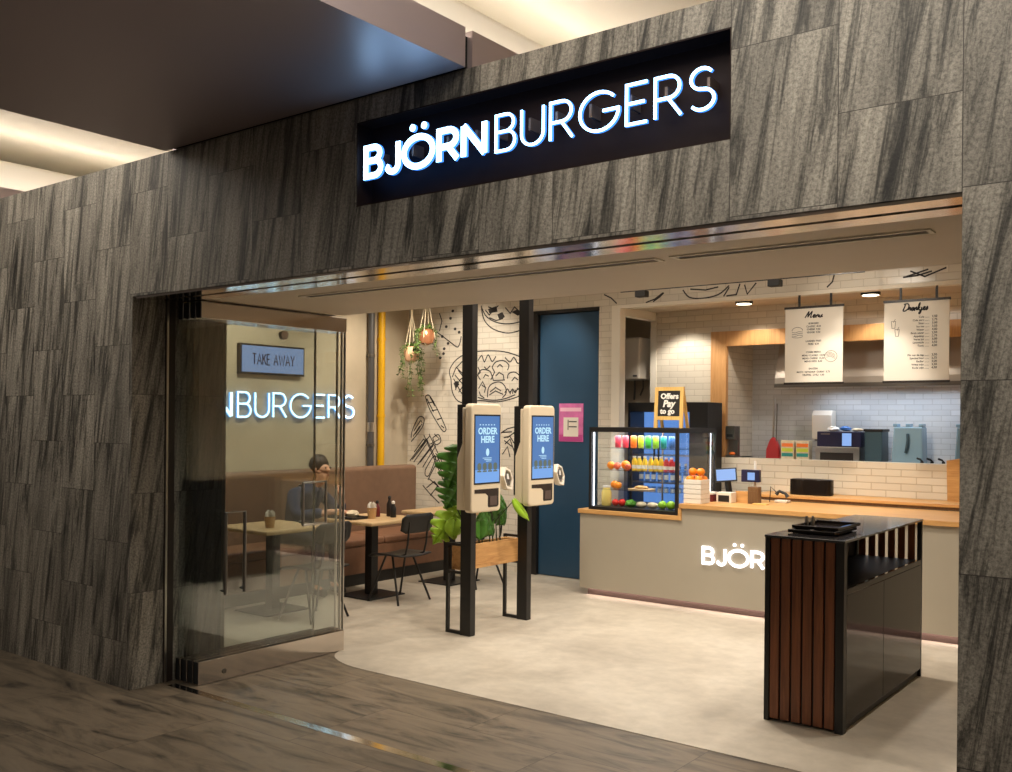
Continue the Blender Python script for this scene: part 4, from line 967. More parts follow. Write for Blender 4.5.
# wooden end panel at the right end
tag(MB().prism([(3.365, 1.012), (3.50, 1.012), (3.50, 1.40), (3.355, 1.375)], (0, 5.92, 0), XU, ZU, YU, .03).build('end_panel', 'oak', None, (3.43, 5.93, 1.012), bevel=.003), 'upright wooden end board at the right end of the ledge by the stone pier', 'board')
# ------------------------------------------------------------------ display case
DX0, DX1, DY0, DY1, DZ0, DZ1 = .40, 1.36, 4.63, 5.44, .842, 1.640
dc = thing('display_case', 'black framed glass display case of drinks and fruit on the counter', 'display case', (.88, 4.95, DZ0))
fr = MB(); e = .028
fr.box(DX0, DY0, DZ0, DX1, DY1, DZ0+.03); fr.box(DX0, DY0, DZ1-.045, DX1, DY1, DZ1)
for x in (DX0, DX1-e):
    for y in (DY0, DY1-e): fr.box(x, y, DZ0+.03, x+e, y+e, DZ1-.045)
fr.build('frame', 'black', dc)
gp = bx(DX0+e, DY0+.008, DZ0+.03, DX1-e, DY0+.014, DZ1-.045); gp.build('front_glass', 'caseglass', dc)
bx(DX1-.014, DY0+e, DZ0+.03, DX1-.008, DY1-e, DZ1-.045).build('side_glass', 'caseglass', dc)
bx(DX0+.008, DY0+e, DZ0+.03, DX0+.014, DY1-e, DZ1-.045).build('side_glass', 'caseglass', dc)
for z in (1.04, 1.228, 1.443): bx(DX0+.04, DY0+.06, z-.006, DX1-.04, DY1-.05, z).build('shelf', 'caseglass', dc)
bx(DX0+.037, DY0+.02, DZ0+.035, DX0+.047, DY0+.03, DZ1-.05).build('led_tube', 'led_c', dc)
bx(DX1-.046, DY1-.046, DZ0+.035, DX1-.040, DY1-.040, DZ1-.05).build('led_tube', 'led_c', dc)
sp = MB()
for z in (1.04, 1.228, 1.443): sp.box(.785, DY1-.06, z-.02, .80, DY1-.045, z)
sp.box(.785, DY1-.05, DZ0+.03, .80, DY1-.04, DZ1-.045); sp.build('shelf_post', 'steel', dc)
area((.88, 4.95, DZ1-.05), .8, .4, 16, (1, .95, .88))
def can(x, y, z, h, r, m_, lab, grp, nm='drink_can', cat='can', capm='cap'):
    t = thing(nm, lab, cat, (x, y, z), grp)
    if nm == 'drink_can':
        MB().lathe([(r*.85, 0), (r, .006), (r, h*.93), (r*.82, h)], (x, y, z), 14).build('can', m_, t, smooth=True)
        MB().lathe([(r*.80, h), (r*.80, h+.003)], (x, y, z), 14).build('lid', 'steel', t, smooth=True)
    else:
        MB().lathe([(r*.9, 0), (r, .008), (r, h*.66), (r*.5, h*.86), (r*.5, h*.9)], (x, y, z), 14).build('bottle', m_, t, smooth=True)
        MB().lathe([(r*.6, h*.88), (r*.6, h)], (x, y, z), 14).build('cap', capm, t, smooth=True)
        MB().lathe([(r*1.01, h*.12), (r*1.02, h*.13), (r*1.02, h*.36), (r*1.01, h*.37)], (x, y, z), 14).build('bottle_label', 'cap', t, smooth=True)
names = [('pink', 'leftmost pink drink can on the top shelf of the case'), ('pink', 'pink drink can beside the orange can on the top shelf'), ('orangec', 'orange drink can on the top shelf of the case'),
         ('lime', 'lime yellow drink can beside the orange can'), ('green', 'green drink can in the middle of the top shelf'), ('lgreen', 'light green drink can right of the green can'), ('teal', 'teal drink can on the top shelf of the case'), ('bluec', 'blue drink can at the right end of the top shelf')]
for (m_, lab), x in zip(names, (.60, .685, .775, .855, .935, 1.015, 1.10, 1.185)): can(x, 4.84, 1.444, .115, .029, m_, lab, 'drink cans on the top shelf of the case')
ordn = ['leftmost', 'second from left', 'third from left', 'fourth from left', 'fifth from left', 'sixth from left']
for i, x in enumerate((.785, .84, .90, .965, 1.02, 1.075)): can(x, 4.84, 1.229, .135, .025, 'yel', '%s yellow juice bottle on the second shelf of the case' % ordn[i], 'yellow juice bottles in the case', 'juice_bottle', 'bottle')
for i, x in enumerate((1.13, 1.185, 1.24)): can(x, 4.84, 1.229, .13, .025, 'redc', '%s red juice bottle on the second shelf of the case' % ('left', 'middle', 'right')[i], 'red juice bottles in the case', 'juice_bottle', 'bottle')
def fruit(x, y, z, r, m_, lab, nm, cat, grp=None, stem=True):
    t = thing(nm, lab, cat, (x, y, z), grp)
    MB().ball((x, y, z+r*.94), r, 16, 10, (1, 1, .94)).build('fruit', m_, t, smooth=True)
    MB().cyl((x, y, z+r*1.78), (x, y, z+r*2.02), .004, .003, 6).build('stem', 'stem', t)
fruit(.535, 4.82, 1.229, .04, 'orange', 'leftmost orange on the second shelf of the case', 'orange_fruit', 'orange')
fruit(.615, 4.80, 1.229, .036, 'apple_r', 'yellow pink apple between the oranges on the second shelf', 'apple', 'apple')
fruit(.66, 4.89, 1.229, .045, 'orange', 'larger orange right of the apple on the second shelf', 'orange_fruit', 'orange')
fruit(.725, 4.82, 1.229, .032, 'apple_r', 'small pink apple beside the yellow juice bottles', 'apple', 'apple')
fruit(.565, 4.84, 1.041, .04, 'orange', 'left orange on the lowest glass shelf of the case', 'orange_fruit', 'orange')
fruit(.63, 4.80, 1.041, .036, 'orange', 'right orange on the lowest glass shelf of the case', 'orange_fruit', 'orange')
fruit(.60, 4.80, .873, .036, 'tomato', 'left red tomato on the bottom of the case', 'tomato', 'tomato')
fruit(.675, 4.80, .873, .038, 'tomato', 'right red tomato on the bottom of the case', 'tomato', 'tomato')
fruit(1.12, 4.79, .873, .042, 'apple_g', 'left green apple on the bottom of the case', 'apple', 'apple')
fruit(1.205, 4.80, .873, .044, 'apple_g', 'right green apple on the bottom of the case', 'apple', 'apple')
tag(MB().ball((.77, 4.80, .908), .05, 14, 9, (1.1, 1, .7), .16).build('lettuce', 'lettuce', None, (.77, 4.80, .873)), 'green lettuce beside the tomatoes in the case', 'lettuce')
for x, lab in ((.89, 'left pale wrap beside the lettuce in the case'), (1.01, 'right pale wrap beside the green apples in the case')):
    tag(MB().ball((x, 4.80, .902), .055, 14, 9, (1, .8, .52), .06).build('wrap', 'wrap', None, (x, 4.80, .873), smooth=True), lab, 'wrap')
j = thing('juice_jug', 'clear jug of pale yellow juice at the left of the case', 'jug', (.505, 4.79, .873))
MB().lathe([(.045, 0), (.05, .01), (.05, .13), (.036, .165), (.036, .18)], (.505, 4.79, .873)).build('jug', 'juice', j, smooth=True); MB().lathe([(.039, .178), (.039, .195)], (.505, 4.79, .873)).build('lid', 'cap', j, smooth=True)
sb = thing('sandwich_board', 'small wooden board with a sandwich on the lowest glass shelf', 'board', (.86, 4.84, 1.041))
bx(.75, 4.78, 1.041, .97, 4.92, 1.052).build('board', 'ash', sb, bevel=.003); MB().ball((.86, 4.85, 1.064), .06, 14, 8, (1.2, .7, .3), .04).build('sandwich', 'bread', sb, smooth=True)
# chalkboard easel on the case
ez = thing('chalkboard_easel', 'small wooden easel chalkboard with white lettering on the display case', 'chalkboard', (1.18, 4.80, DZ1))
O = Vector((1.035, 4.76, DZ1)); tl = Vector((0, .06, 1)).normalized()
fr = MB()
for u0, u1, v0, v1 in ((0, .035, 0, .385), (.265, .30, 0, .385), (.035, .265, .35, .385), (.035, .265, .075, .11)):
    fr.prism([(u0, v0), (u1, v0), (u1, v1), (u0, v1)], O, XU, tl, (0, 1, 0), .018)
for u0 in (.0, .265): fr.prism([(u0, 0), (u0+.03, 0), (u0+.03, .36), (u0, .36)], O+Vector((0, .14, 0)), XU, Vector((0, -.28, 1)).normalized(), (0, 1, 0), .014)
fr.build('easel_frame', 'pine', ez)
MB().prism([(.035, .11), (.265, .11), (.265, .35), (.035, .35)], O+Vector((0, .007, 0)), XU, tl, (0, 1, 0), .008).build('board', 'chalk', ez)
tx = MB()
tx.text('Offers', .072, O+Vector((.06, .006, 0))+tl*.275, XU, tl, NY, 'LEFT', .003); tx.text('Pay', .088, O+Vector((.085, .006, 0))+tl*.20, XU, tl, NY, 'LEFT', .004, shear=.2)
tx.text('to go', .07, O+Vector((.06, .006, 0))+tl*.135, XU, tl, NY, 'LEFT', .003)
tx.build('chalk_lettering', 'chalkw', ez)
# crate of oranges
cr = thing('fruit_crate', 'white slatted crate of oranges on the oak counter beside the case', 'crate', (1.51, 4.80, .955))
g = MB(); ca, cb, cc, cd_ = 1.40, 1.572, 4.67, 4.86
for k in range(5):
    z = .957+k*.044; g.box(ca, cc, z, cb, cc+.01, z+.040); g.box(ca, cd_-.01, z, cb, cd_, z+.040); g.box(ca, cc+.01, z, ca+.01, cd_-.01, z+.040); g.box(cb-.01, cc+.01, z, cb, cd_-.01, z+.040)
g.box(ca+.01, cc+.01, .957, cb-.01, cd_-.01, .965)
g.build('slats', 'offwhite', cr, bevel=.002)
bx(ca+.013, cc+.013, .966, cb-.013, cd_-.013, 1.135).build('paper_lining', 'wrap', cr)
for (x, y, z, lab) in ((1.443, 4.715, 1.136, 'front left orange in the white crate'), (1.530, 4.715, 1.136, 'front right orange in the white crate'), (1.443, 4.81, 1.136, 'back left orange in the white crate'), (1.530, 4.81, 1.136, 'back right orange in the white crate'),
                       (1.447, 4.76, 1.206, 'left orange on top of the pile in the crate'), (1.525, 4.765, 1.206, 'right orange on top of the pile in the crate')):
    fruit(x, y, z, .0385, 'orange', lab, 'orange_fruit', 'orange', 'oranges in the crate')
# till area on the counter
ts = thing('till_screen', 'tilted blue touch screen till on a black stand behind the counter', 'till', (1.62, 5.15, .955))
bx(1.53, 5.10, .955, 1.70, 5.26, .985).build('base', 'black', ts, bevel=.006); MB().cyl((1.615, 5.2, .98), (1.60, 5.17, 1.17), .03, .03).build('stand', 'black', ts, smooth=True)
n_ = Vector((.35, -.85, .25)).normalized(); u_ = Vector((.92, .39, .09)).normalized(); v_ = n_.cross(u_)*1.0
v_ = u_.cross(n_)*-1.0
MB().prism([(-.10, -.065), (.10, -.065), (.10, .065), (-.10, .065)], (1.60, 5.14, 1.20), u_, v_, n_, .02).build('screen_case', 'black', ts, bevel=.004)
MB().prism([(-.088, -.053), (.088, -.053), (.088, .053), (-.088, .053)], Vector((1.60, 5.14, 1.20))+n_*.021, u_, v_, n_, .002).build('screen', 'screenl', ts)
cd = thing('customer_display', 'dark customer display with a blue square on a white pole', 'display', (1.85, 5.2, .955))
bx(1.80, 5.16, .955, 1.90, 5.26, .97).build('base', 'white', cd, bevel=.004); MB().cyl((1.86, 5.21, .97), (1.86, 5.21, 1.34), .012).build('pole', 'cap', cd, smooth=True)
bx(1.745, 5.15, 1.145, 1.925, 5.195, 1.26).build('case', 'navybox', cd, bevel=.006); bx(1.81, 5.147, 1.165, 1.88, 5.15, 1.235).build('screen', 'screenl', cd)
def small_box(x, y, z, w_, d_, h_, m_, lab, nm, cat, face=None, lid=None):
    t = thing(nm, lab, cat, (x, y, z)); bx(x-w_/2, y-d_/2, z, x+w_/2, y+d_/2, z+h_).build('body', m_, t, bevel=.004)
    if face: bx(x-w_*.36, y-d_/2-.003, z+h_*.1, x+w_*.36, y-d_/2+.001, z+h_*.72).build('front_window', face, t)
    if lid: bx(x-w_/2-.003, y-d_/2-.003, z+h_*.78, x+w_/2+.003, y+d_/2+.003, z+h_+.004).build('lid', lid, t, bevel=.003)
small_box(1.472, 5.04, .955, .125, .10, .085, 'dred', 'dark red box with white lid on the counter left of the napkin box', 'tin_box', 'box', None, 'offwhite')
small_box(1.655, 5.03, .955, .15, .11, .095, 'white', 'white napkin dispenser with black window on the counter', 'napkin_dispenser', 'dispenser', 'black')
small_box(1.91, 5.08, .955, .10, .08, .155, 'walnut', 'upright brown wooden box on the counter below the customer display', 'wooden_box', 'box', 'walnut')
t = thing('cookie_box', 'honey coloured wooden tray of snacks behind the napkin box', 'tray', (1.75, 5.2, .955))
bx(1.71, 5.11, .955, 1.845, 5.128, 1.06).build('front', 'oak', t); bx(1.71, 5.128, .955, 1.795, 5.25, 1.02).build('tray', 'oak', t)
for i in range(3): MB().ball((1.725+.025*i, 5.165+.02*i, 1.04), .026, 10, 7, (1, 1, .7)).build('snack', 'bread', t, smooth=True)
tag(bx(1.93, 4.98, .955, 2.06, 5.06, .965).build('cash_tray', 'pine', None, (1.99, 5.02, .955), bevel=.003), 'small flat wooden tray lying on the counter by the brown box', 'tray')
wb_ = thing('telephone', 'black handset with cord by the white bricks', 'telephone', (2.06, 5.35, .955))
bx(2.0, 5.32, .956, 2.12, 5.42, .98).build('base', 'white', wb_, bevel=.006); MB().tube([(2.0, 5.37, 1.03), (2.03, 5.37, 1.06), (2.09, 5.37, 1.04), (2.11, 5.37, 1.01)], [.02, .014, .014, .022], 8).build('handset', 'black', wb_, smooth=True)
MB().tube([(1.94, 5.36, .957), (1.95, 5.36, 1.10), (2.0, 5.37, 1.05)], .005, 6).build('cord', 'black', wb_, smooth=True)
# drinks fridge behind the case
fg = thing('drinks_fridge', 'black fridge with blue glowing glass doors behind the display case', 'fridge', (.74, 5.8, .003))
x0, x1, y0, y1, zt = .24, 1.165, 5.64, 5.98, 1.90
DR = .205
g = MB(); g.box(x0, y1-.03, .003, x1, y1, zt); g.box(x0, y0, .003, x0+.03, y1-.03, zt); g.box(x1-DR, y0, .003, x1, y1-.03, zt); g.box(x0+.03, y0, 1.80, x1-DR, y1-.03, zt); g.box(x0+.03, y0, .003, x1-DR, y1-.03, .75)
g.build('body', 'black', fg, bevel=.004)
bx(x0+.03, y1-.04, .75, x1-DR, y1-.031, 1.80).build('lit_back', 'fridgeglow', fg)
for z in (1.05, 1.34): bx(x0+.03, y0+.04, z, x1-DR, y1-.04, z+.012).build('shelf', 'steel', fg)
for a, b_ in ((x0+.032, .595), (.605, x1-DR-.002)): 
    dr = bx(a, y0-.012, .755, b_, y0-.004, 1.795).build('door', 'caseglass', fg); bx(b_-.03 if a < .5 else a+.01, y0-.03, 1.2, b_-.015 if a < .5 else a+.025, y0-.012, 1.5).build('handle', 'black', dr)
for i in range(8):
    x = .33+.075*i; z = 1.063 if i < 4 else 1.063
    can(x, 5.78, 1.063, .20, .024, 'bluec', 'blue bottle in the glowing fridge behind the case', 'bottles in the blue fridge', 'water_bottle', 'bottle')
# ------------------------------------------------------------------ hanging menu boards
def menu(x0, x1, title, lab, lines, rods):
    z0, z1, y = 2.055, 2.755, 5.30
    t = thing('menu_board', lab, 'menu board', ((x0+x1)/2, y, z0))
    bx(x0, y-.004, z0+.012, x1, y+.004, z1-.012).build('sheet', 'offwhite', t)
    r = MB(); r.box(x0-.008, y-.01, z1-.014, x1+.008, y+.01, z1+.006); r.build('top_rail', 'brownblack', t)
    bx(x0-.008, y-.01, z0-.006, x1+.008, y+.01, z0+.014).build('bottom_rail', 'brownblack', t)
    for x in rods: bx(x-.009, y-.006, z1+.006, x+.009, y+.006, 2.865).build('hanger', 'black', t)
    g = MB(); O = (0, y-.0045, 0)
    for k, pts in enumerate(title): g.ribbon(pts, .0052, O, XU, ZU, NY, .001)
    g.build('title', 'ink', t)
    g = MB()
    last = None; pr = MB()
    for (s, x, z, size, al) in lines:
        if last is not None and last-z > .05: g.build('menu_text', 'ink', t); g = MB()
        (pr if al == 'LEFT' else g).text(s, size, (x, y-.0050, z), XU, ZU, NY, al, .0003); last = z
    g.build('menu_text', 'ink', t)
    if pr.v: pr.build('menu_prices', 'ink', t)
    return t
SCR = {'M': [[(0,0),(.12,.5),(.25,1),(.28,.5),(.3,.15),(.45,.6),(.6,1),(.6,.5),(.62,.05),(.75,.1)]],
 'D': [[(.15,1),(.1,.5),(.02,.05),(.3,0),(.6,.3),(.62,.75),(.35,1.02),(-.05,.9)], ],
 'e': [[(0,.1),(.2,.25),(.25,.42),(.12,.45),(.06,.2),(.18,0),(.38,.15)]], 'n': [[(0,.4),(.05,0),(.05,.2),(.2,.45),(.27,.1),(.38,.1)]],
 'u': [[(0,.42),(.02,.1),(.15,0),(.27,.4),(.27,.08),(.4,.1)]], 'r': [[(0,.1),(.08,.45),(.14,.36),(.24,.4),(.22,.1),(.34,.1)]],
 'a': [[(.28,.4),(.1,.42),(.02,.15),(.15,0),(.28,.4),(.28,.06),(.4,.1)]], 'k': [[(0,.1),(.14,.6),(.16,1),(.06,.85),(.04,0)], [(.05,.2),(.25,.42),(.12,.24),(.3,0),(.4,.1)]],
 'j': [[(.1,.42),(.1,-.2),(0,-.5),(-.12,-.4),(.05,-.1),(.3,.12)]], 's': [[(0,.08),(.14,.45),(.22,.15),(.1,0),(0,.06)], ]}
def script(word, x, z, h, w):
    out = []; u = 0; adv = {'M': .8, 'D': .68, 'j': .26, 'k': .4, 's': .26}
    tot = sum(adv.get(c, .38) for c in word)
    for c in word:
        for st in SCR[c]: out.append([(x+(u+p[0]+p[1]*.2)*w/tot, z+p[1]*h) for p in smooth(st)])
        u += adv.get(c, .38)
    return out
L1 = []
for (s, z) in (('BURGERS', 2.595), ('CLASSIC  8,50', 2.568), ('CHEESE  9,50', 2.541), ('VEGGIE  9,50', 2.514), ('LOADED FRIES', 2.435), ('FRIES  4,50', 2.408), ('COMBI MENU', 2.335), ('MENU CLASSIC  12,50', 2.305), ('MENU CHEESE  13,50', 2.278), ('MENU KIDS  8,50', 2.251), ('SAUZEN', 2.185), ('MAYO  KETCHUP  CURRY  0,75', 2.155), ('TRUFFEL  CHILI  1,00', 2.128)):
    L1.append((s, 2.365, z, .022, 'CENTER'))
mA = menu(2.10, 2.63, script('Menu', 2.285, 2.655, .055, .16), 'hanging white menu board headed Menu, the left one', L1, (2.23, 2.52))
g = MB()
def burger(g, x, z, w, y=5.2955):
    g.ribbon(arc(x, z, w/2, w*.32, 0, 180, 12), .0022, (0, y, 0), XU, ZU, NY, .001)
    for k, dz in enumerate((-.012, -.028, -.044)): g.ribbon([(x-w/2, z+dz), (x-w*.2, z+dz-.006), (x+w*.15, z+dz+.005), (x+w/2, z+dz)], .0022, (0, y, 0), XU, ZU, NY, .001)
    g.ribbon(arc(x, z-.052, w/2, w*.12, 180, 360, 8), .0022, (0, y, 0), XU, ZU, NY, .001)
burger(g, 2.215, 2.54, .10); g.ribbon(arc(2.525, 2.30, .055, .05, 0, 360, 20), .0022, (0, 5.2955, 0), XU, ZU, NY, .001)
for k in range(4): g.ribbon([(2.485, 2.29+.012*k), (2.52, 2.30+.012*k), (2.565, 2.275+.012*k)], .0018, (0, 5.2955, 0), XU, ZU, NY, .001)
g.build('drawing', 'greyink', mA)
L2 = []
for i, z in enumerate([2.60-.0272*k for k in range(10)]+[2.277-.0272*k for k in range(5)]):
    s = ['Cola', 'Cola zero', 'Sinas', 'Ice tea', 'Water', 'Bruis water', 'Appelsap', 'Verse jus', 'Limonade', 'Tonic', 'Pils van de tap', 'Speciaal bier', 'Radler', 'Witte wijn', 'Rode wijn'][i]
    L2.append((s+' .......', 3.355, z, .023, 'RIGHT')); L2.append((['2,50', '2,75', '3,00', '3,50', '4,00'][i % 5], 3.375, z, .025, 'LEFT'))
mB = menu(2.985, 3.512, script('Drankjes', 3.14, 2.665, .06, .20), 'hanging white menu board headed Drankjes, the right one', L2, (3.12, 3.41))
g = MB()
for k in range(2):
    xx = 3.045+.03*k; zz = 2.55-.07*k
    g.ribbon([(xx, zz+.03), (xx+.006, zz-.03), (xx+.03, zz-.03), (xx+.036, zz+.03), (xx, zz+.03)], .0022, (0, 5.2955, 0), XU, ZU, NY, .001); g.ribbon([(xx+.018, zz+.02), (xx+.034, zz+.05)], .002, (0, 5.2955, 0), XU, ZU, NY, .001)
g.build('drawing', 'greyink', mB)
# ceiling downlights over the kitchen front, track spots
for x, lab in ((1.56, 'round ceiling downlight left of the Menu board'), (2.775, 'round ceiling downlight between the two menu boards')):
    t = thing('downlight', lab, 'ceiling light', (x, 5.6, 2.89))
    MB().lathe([(.075, 0), (.085, -.004), (.085, -.03), (.075, -.03)], (x, 5.6, 2.89)).build('rim', 'black', t, smooth=True); MB().lathe([(.072, -.033), (.072, -.03)], (x, 5.6, 2.89)).build('lamp', 'lampglow', t, smooth=True)
tk = thing('track_light', 'black ceiling track with two small spot heads above the counter', 'track light', (1.7, 4.7, 2.93))
bx(.7, 4.69, 2.935, 3.0, 4.71, 2.95).build('track', 'black', tk)
for x in (.8, 1.8, 2.9): bx(x-.004, 4.697, 2.95, x+.004, 4.705, 3.25).build('track_hanger', 'black', tk)
for x in (.93, 2.24): 
    bx(x-.055, 4.66, 2.875, x+.055, 4.74, 2.935).build('spot_head', 'black', tk, bevel=.006)
# ------------------------------------------------------------------ back room boiler, kitchen
bo = thing('water_boiler', 'white wall boiler in the room behind the blue door wall', 'boiler', (.0, 6.25, 2.16))
bx(-.12, 6.05, 2.165, .14, 6.395, 2.635).build('casing', 'white', bo, bevel=.02, seg=3); bx(.06, 6.046, 2.195, .11, 6.05, 2.215).build('display', 'greypipe', bo)
pp = MB(); pp.tube([(-.06, 6.3, 2.165), (-.06, 6.3, 2.05), (-.1, 6.36, 1.95)], .012, 8); pp.tube([(.05, 6.3, 2.165), (.05, 6.3, 2.08), (-.02, 6.36, 2.0)], .01, 8); pp.build('pipes', 'dullsteel', bo, smooth=True)
hd = thing('extractor_hood', 'stainless steel extractor hood hanging over the kitchen', 'hood', (2.9, 6.45, 2.07))
g = MB(); g.prism([(6.25, 2.08), (6.715, 2.08), (6.715, 2.655), (6.42, 2.655), (6.25, 2.16)], (1.62, 0, 0), (0, 1, 0), ZU, XU, 3.3)
g.build('canopy', 'hoodsteel', hd)
bx(1.62, 6.235, 2.06, 4.92, 6.26, 2.10).build('lip', 'dullsteel', hd)
struct(bx(1.19, 6.17, 1.24, 5.29, 6.715, 1.30).build('trim_12', 'steel'))
KZ = 1.301
br = thing('kitchen_scoop', 'red scoop with a long chrome handle standing at the kitchen wall', 'scoop', (1.50, 6.5, KZ))
MB().tube([(1.50, 6.52, 1.52), (1.50, 6.54, 1.96)], .012, 8).build('handle', 'steel', br, smooth=True)
g = MB(); g.prism([(-.075, 0), (.075, 0), (.07, .12), (.03, .22), (.0, .25), (-.03, .22), (-.07, .12)], (1.505, 6.48, KZ), XU, ZU, (0, 1, 0), .07); g.build('scoop', 'red', br, bevel=.012)
MB().tube([(1.54, 6.50, 1.50), (1.535, 6.53, 1.90)], .007, 8).build('side_rod', 'dullsteel', br, smooth=True)
for i, x in enumerate((1.70, 1.86)):
    t = thing('snack_box', ('left' if i == 0 else 'right')+' striped snack box of the pair on the kitchen shelf', 'box', (x, 6.45, KZ))
    bx(x-.068, 6.40, KZ, x+.068, 6.5, KZ+.215).build('box', 'wrap', t, bevel=.003)
    for k, m_ in enumerate(('teal', 'lime', 'orangec')): bx(x-.06, 6.397, KZ+.05+.05*k, x+.06, 6.40, KZ+.085+.05*k).build('stripe', m_, t)
td = thing('towel_dispenser', 'white paper towel dispenser on the kitchen wall', 'dispenser', (1.98, 6.66, 1.55))
g = MB(); g.prism([(6.58, 1.53), (6.715, 1.53), (6.715, 1.83), (6.60, 1.83), (6.57, 1.78)], (1.89, 0, 0), YU, ZU, XU, .21); g.build('case', 'white', td, bevel=.012); bx(1.92, 6.585, 1.515, 2.07, 6.65, 1.53).build('towel_slot', 'greypipe', td)
ov = thing('small_oven', 'cream fronted small oven on the kitchen shelf', 'oven', (2.24, 6.4, KZ))
bx(2.02, 6.33, KZ, 2.46, 6.56, 1.462).build('body', 'steel', ov, bevel=.006); bx(2.07, 6.326, KZ+.01, 2.40, 6.33, 1.405).build('door', 'brownblack', ov); bx(2.06, 6.31, 1.415, 2.41, 6.322, 1.428).build('handle', 'steel', ov)
sc = thing('toaster_unit', 'navy appliance with a blue display on top of the oven', 'appliance', (2.24, 6.4, 1.463))
bx(2.03, 6.345, 1.4635, 2.465, 6.56, 1.615).build('body', 'navybox', sc, bevel=.006); bx(2.285, 6.34, 1.475, 2.375, 6.345, 1.60).build('display', 'screenl', sc); bx(2.07, 6.342, 1.585, 2.16, 6.345, 1.595).build('badge', 'greyink', sc)
pk = thing('food_packets', 'white and blue packets lying on the navy appliance', 'packets', (2.25, 6.45, 1.616))
MB().ball((2.17, 6.42, 1.64), .05, 12, 8, (1.2, 1, .5), .15).build('packet', 'paper', pk); MB().ball((2.29, 6.43, 1.645), .05, 12, 8, (1.1, 1, .5), .12).build('packet', 'bluec', pk); MB().ball((2.41, 6.43, 1.635), .045, 12, 8, (1.2, 1, .4), .1).build('packet', 'wrap', pk)
tb = thing('teal_container', 'dark teal plastic box right of the oven', 'container', (2.57, 6.45, KZ))
bx(2.49, 6.38, KZ, 2.66, 6.6, 1.62).build('box', 'tealdark', tb, bevel=.008); bx(2.483, 6.373, 1.62, 2.667, 6.607, 1.645).build('lid', 'black', tb, bevel=.004)
def jug(x0, x1, lab):
    t = thing('drink_dispenser', lab, 'dispenser', ((x0+x1)/2, 6.48, KZ)); w_ = x1-x0
    g = MB(); g.prism([(x0, KZ), (x1, KZ), (x1-.01, 1.67), (x0+.02, 1.67)], (0, 6.40, 0), XU, ZU, (0, 1, 0), .18); g.build('tank', 'translu', t, bevel=.015)
    for k in (.1, .5, .9): bx(x0+w_*k-.02, 6.42, 1.67, x0+w_*k+.02, 6.54, 1.70).build('lid', 'translu', t, bevel=.006)
    MB().tube([(x0+w_*.52, 6.395, 1.60), (x0+w_*.55, 6.37, 1.54), (x0+w_*.52, 6.375, 1.47), (x0+w_*.47, 6.39, 1.42)], .014, 8).build('handle', 'tealdark', t, smooth=True)
jug(2.74, 3.035, 'wide blue grey drink dispenser right of the teal box'); jug(3.31, 3.60, 'blue grey drink dispenser at the right edge by the stone pier')
for i, x in enumerate((3.05, 3.14, 3.24)):
    t = thing('tap', ('leftmost', 'middle', 'rightmost')[i]+' of the three small black taps between the dispensers', 'tap', (x, 6.3, KZ), 'small black taps in the kitchen')
    MB().cyl((x, 6.3, KZ), (x, 6.3, 1.345), .014).build('stem', 'black', t, smooth=True); MB().tube([(x+.012, 6.3, 1.335), (x-.01, 6.28, 1.365), (x-.035, 6.26, 1.375)], .010, 8).build('lever', 'black', t, smooth=True)
sm = thing('steel_grinder', 'grey steel appliance on the half wall with an orange glow in its tray', 'appliance', (1.15, 6.1, 1.336))
g = MB(); g.box(1.185, 6.02, 1.3355, 1.285, 6.16, 1.36); g.box(1.185, 6.10, 1.36, 1.285, 6.16, 1.66); g.box(1.185, 6.02, 1.52, 1.285, 6.10, 1.66); g.build('body', 'dullsteel', sm, bevel=.004)
MB().ball((1.245, 6.055, 1.375), .03, 10, 7, (1.2, 1, .6)).build('painted_glow', 'orangec', sm, smooth=True); bx(1.20, 6.015, 1.545, 1.265, 6.02, 1.575).build('slot', 'black', sm)  # plain orange ball painting the glow in the tray
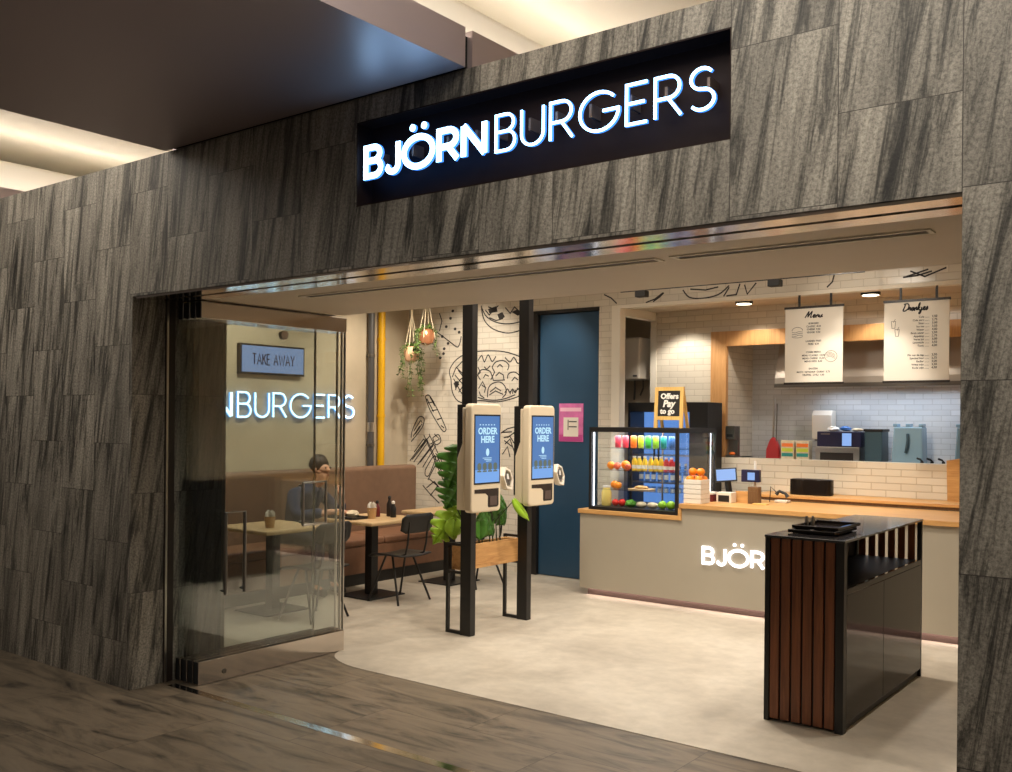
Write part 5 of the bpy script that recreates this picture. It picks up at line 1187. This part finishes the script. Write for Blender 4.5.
# ------------------------------------------------------------------ waste and tray cabinet
X0, X1, Y0, Y1, H = 3.312, 3.762, 1.945, 3.535, 1.06
wc = thing('waste_cabinet', 'tall black waste cabinet with brown vertical slats and open tray slot', 'cabinet', ((X0+X1)/2, (Y0+Y1)/2, .003))
bx(X0-.004, Y0-.004, H-.014, X1+.004, Y1+.004, H).build('top', 'darktop', wc, bevel=.003)
c = MB()
c.box(X0, Y0+.012, .003, X0+.028, Y0+.05, H-.014); c.box(X1-.045, Y0+.0, .003, X1, Y0+.05, H-.014)
c.box(X0, Y1-.05, .003, X0+.028, Y1, H-.014); c.box(X1-.03, Y1-.02, .003, X1, Y1, H-.014)
c.box(X0, Y0+.0, .003, X0+.028, Y0+.012, H-.014)
c.box(X0+.02, Y0+.05, .003, X1-.02, Y1-.02, .05)
c.box(X0+.028, Y0+.022, .05, X1-.045, Y0+.05, H-.014); c.box(X0+.03, Y1-.045, .05, X1-.03, Y1-.02, .76); c.box(X0+.03, Y0+.05, .76, X1-.02, Y1-.02, .785)
c.build('carcass', 'black', wc)
n_ = 6; wd = (X1-X0-.028-.045)/n_
for k in range(n_):
    x = X0+.028+k*wd; bx(x+.005, Y0+.003, .02, x+wd-.007, Y0+.021, H-.016).build('slat', 'slat', wc, bevel=.002)
n_ = 6; wd = (X1-X0-.028-.03)/n_
for k in range(n_):
    x = X0+.028+k*wd; bx(x+.004, Y1-.016, .02, x+wd-.016, Y1-.003, H-.016).build('back_slat', 'slat', wc, bevel=.002)
bx(X0+.002, Y0+.05, .03, X0+.020, Y1-.05, H-.016).build('side_panel', 'black', wc)
for a, b_ in ((Y0+.052, 2.672), (2.676, Y1-.022)):
    bx(X1-.02, a, .055, X1, b_, .755).build('door', 'blackgloss', wc, bevel=.002)
bx(X1-.02, Y0+.052, .757, X1, Y1-.022, .79).build('ledge', 'blackgloss', wc, bevel=.002)
for k, (x, y, z, lab) in enumerate(((3.515, 2.31, 0, 'lower black tray on top of the waste cabinet'), (3.53, 2.33, .024, 'upper black tray stacked on the waste cabinet'))):
    t = thing('food_tray', lab, 'tray', (x, y, H+z)); z0 = H+.001+z
    g = MB(); wx, wy = .135, .20
    g.box(x-wx+.02, y-wy+.02, z0, x+wx-.02, y+wy-.02, z0+.006)
    for (a0, b0, a1, b1) in ((-wx, -wy, -wx+.02, wy), (wx-.02, -wy, wx, wy), (-wx+.02, -wy, wx-.02, -wy+.02), (-wx+.02, wy-.02, wx-.02, wy)): g.box(x+a0, y+b0, z0+.004, x+a1, y+b1, z0+.022)
    g.build('tray', 'blackgloss', t, bevel=.006)
for i, (x, y, lab) in enumerate(((3.41, 2.33, 'left small steel shaker in the upper tray'), (3.44, 2.35, 'right small steel shaker in the upper tray'))):
    t = thing('shaker', lab, 'shaker', (x, y, H+.032))
    MB().cyl((x, y, H+.032), (x, y, H+.075), .011).build('body', 'steel', t, smooth=True); MB().cyl((x, y, H+.075), (x, y, H+.085), .009, .006).build('cap', 'dullsteel', t, smooth=True)
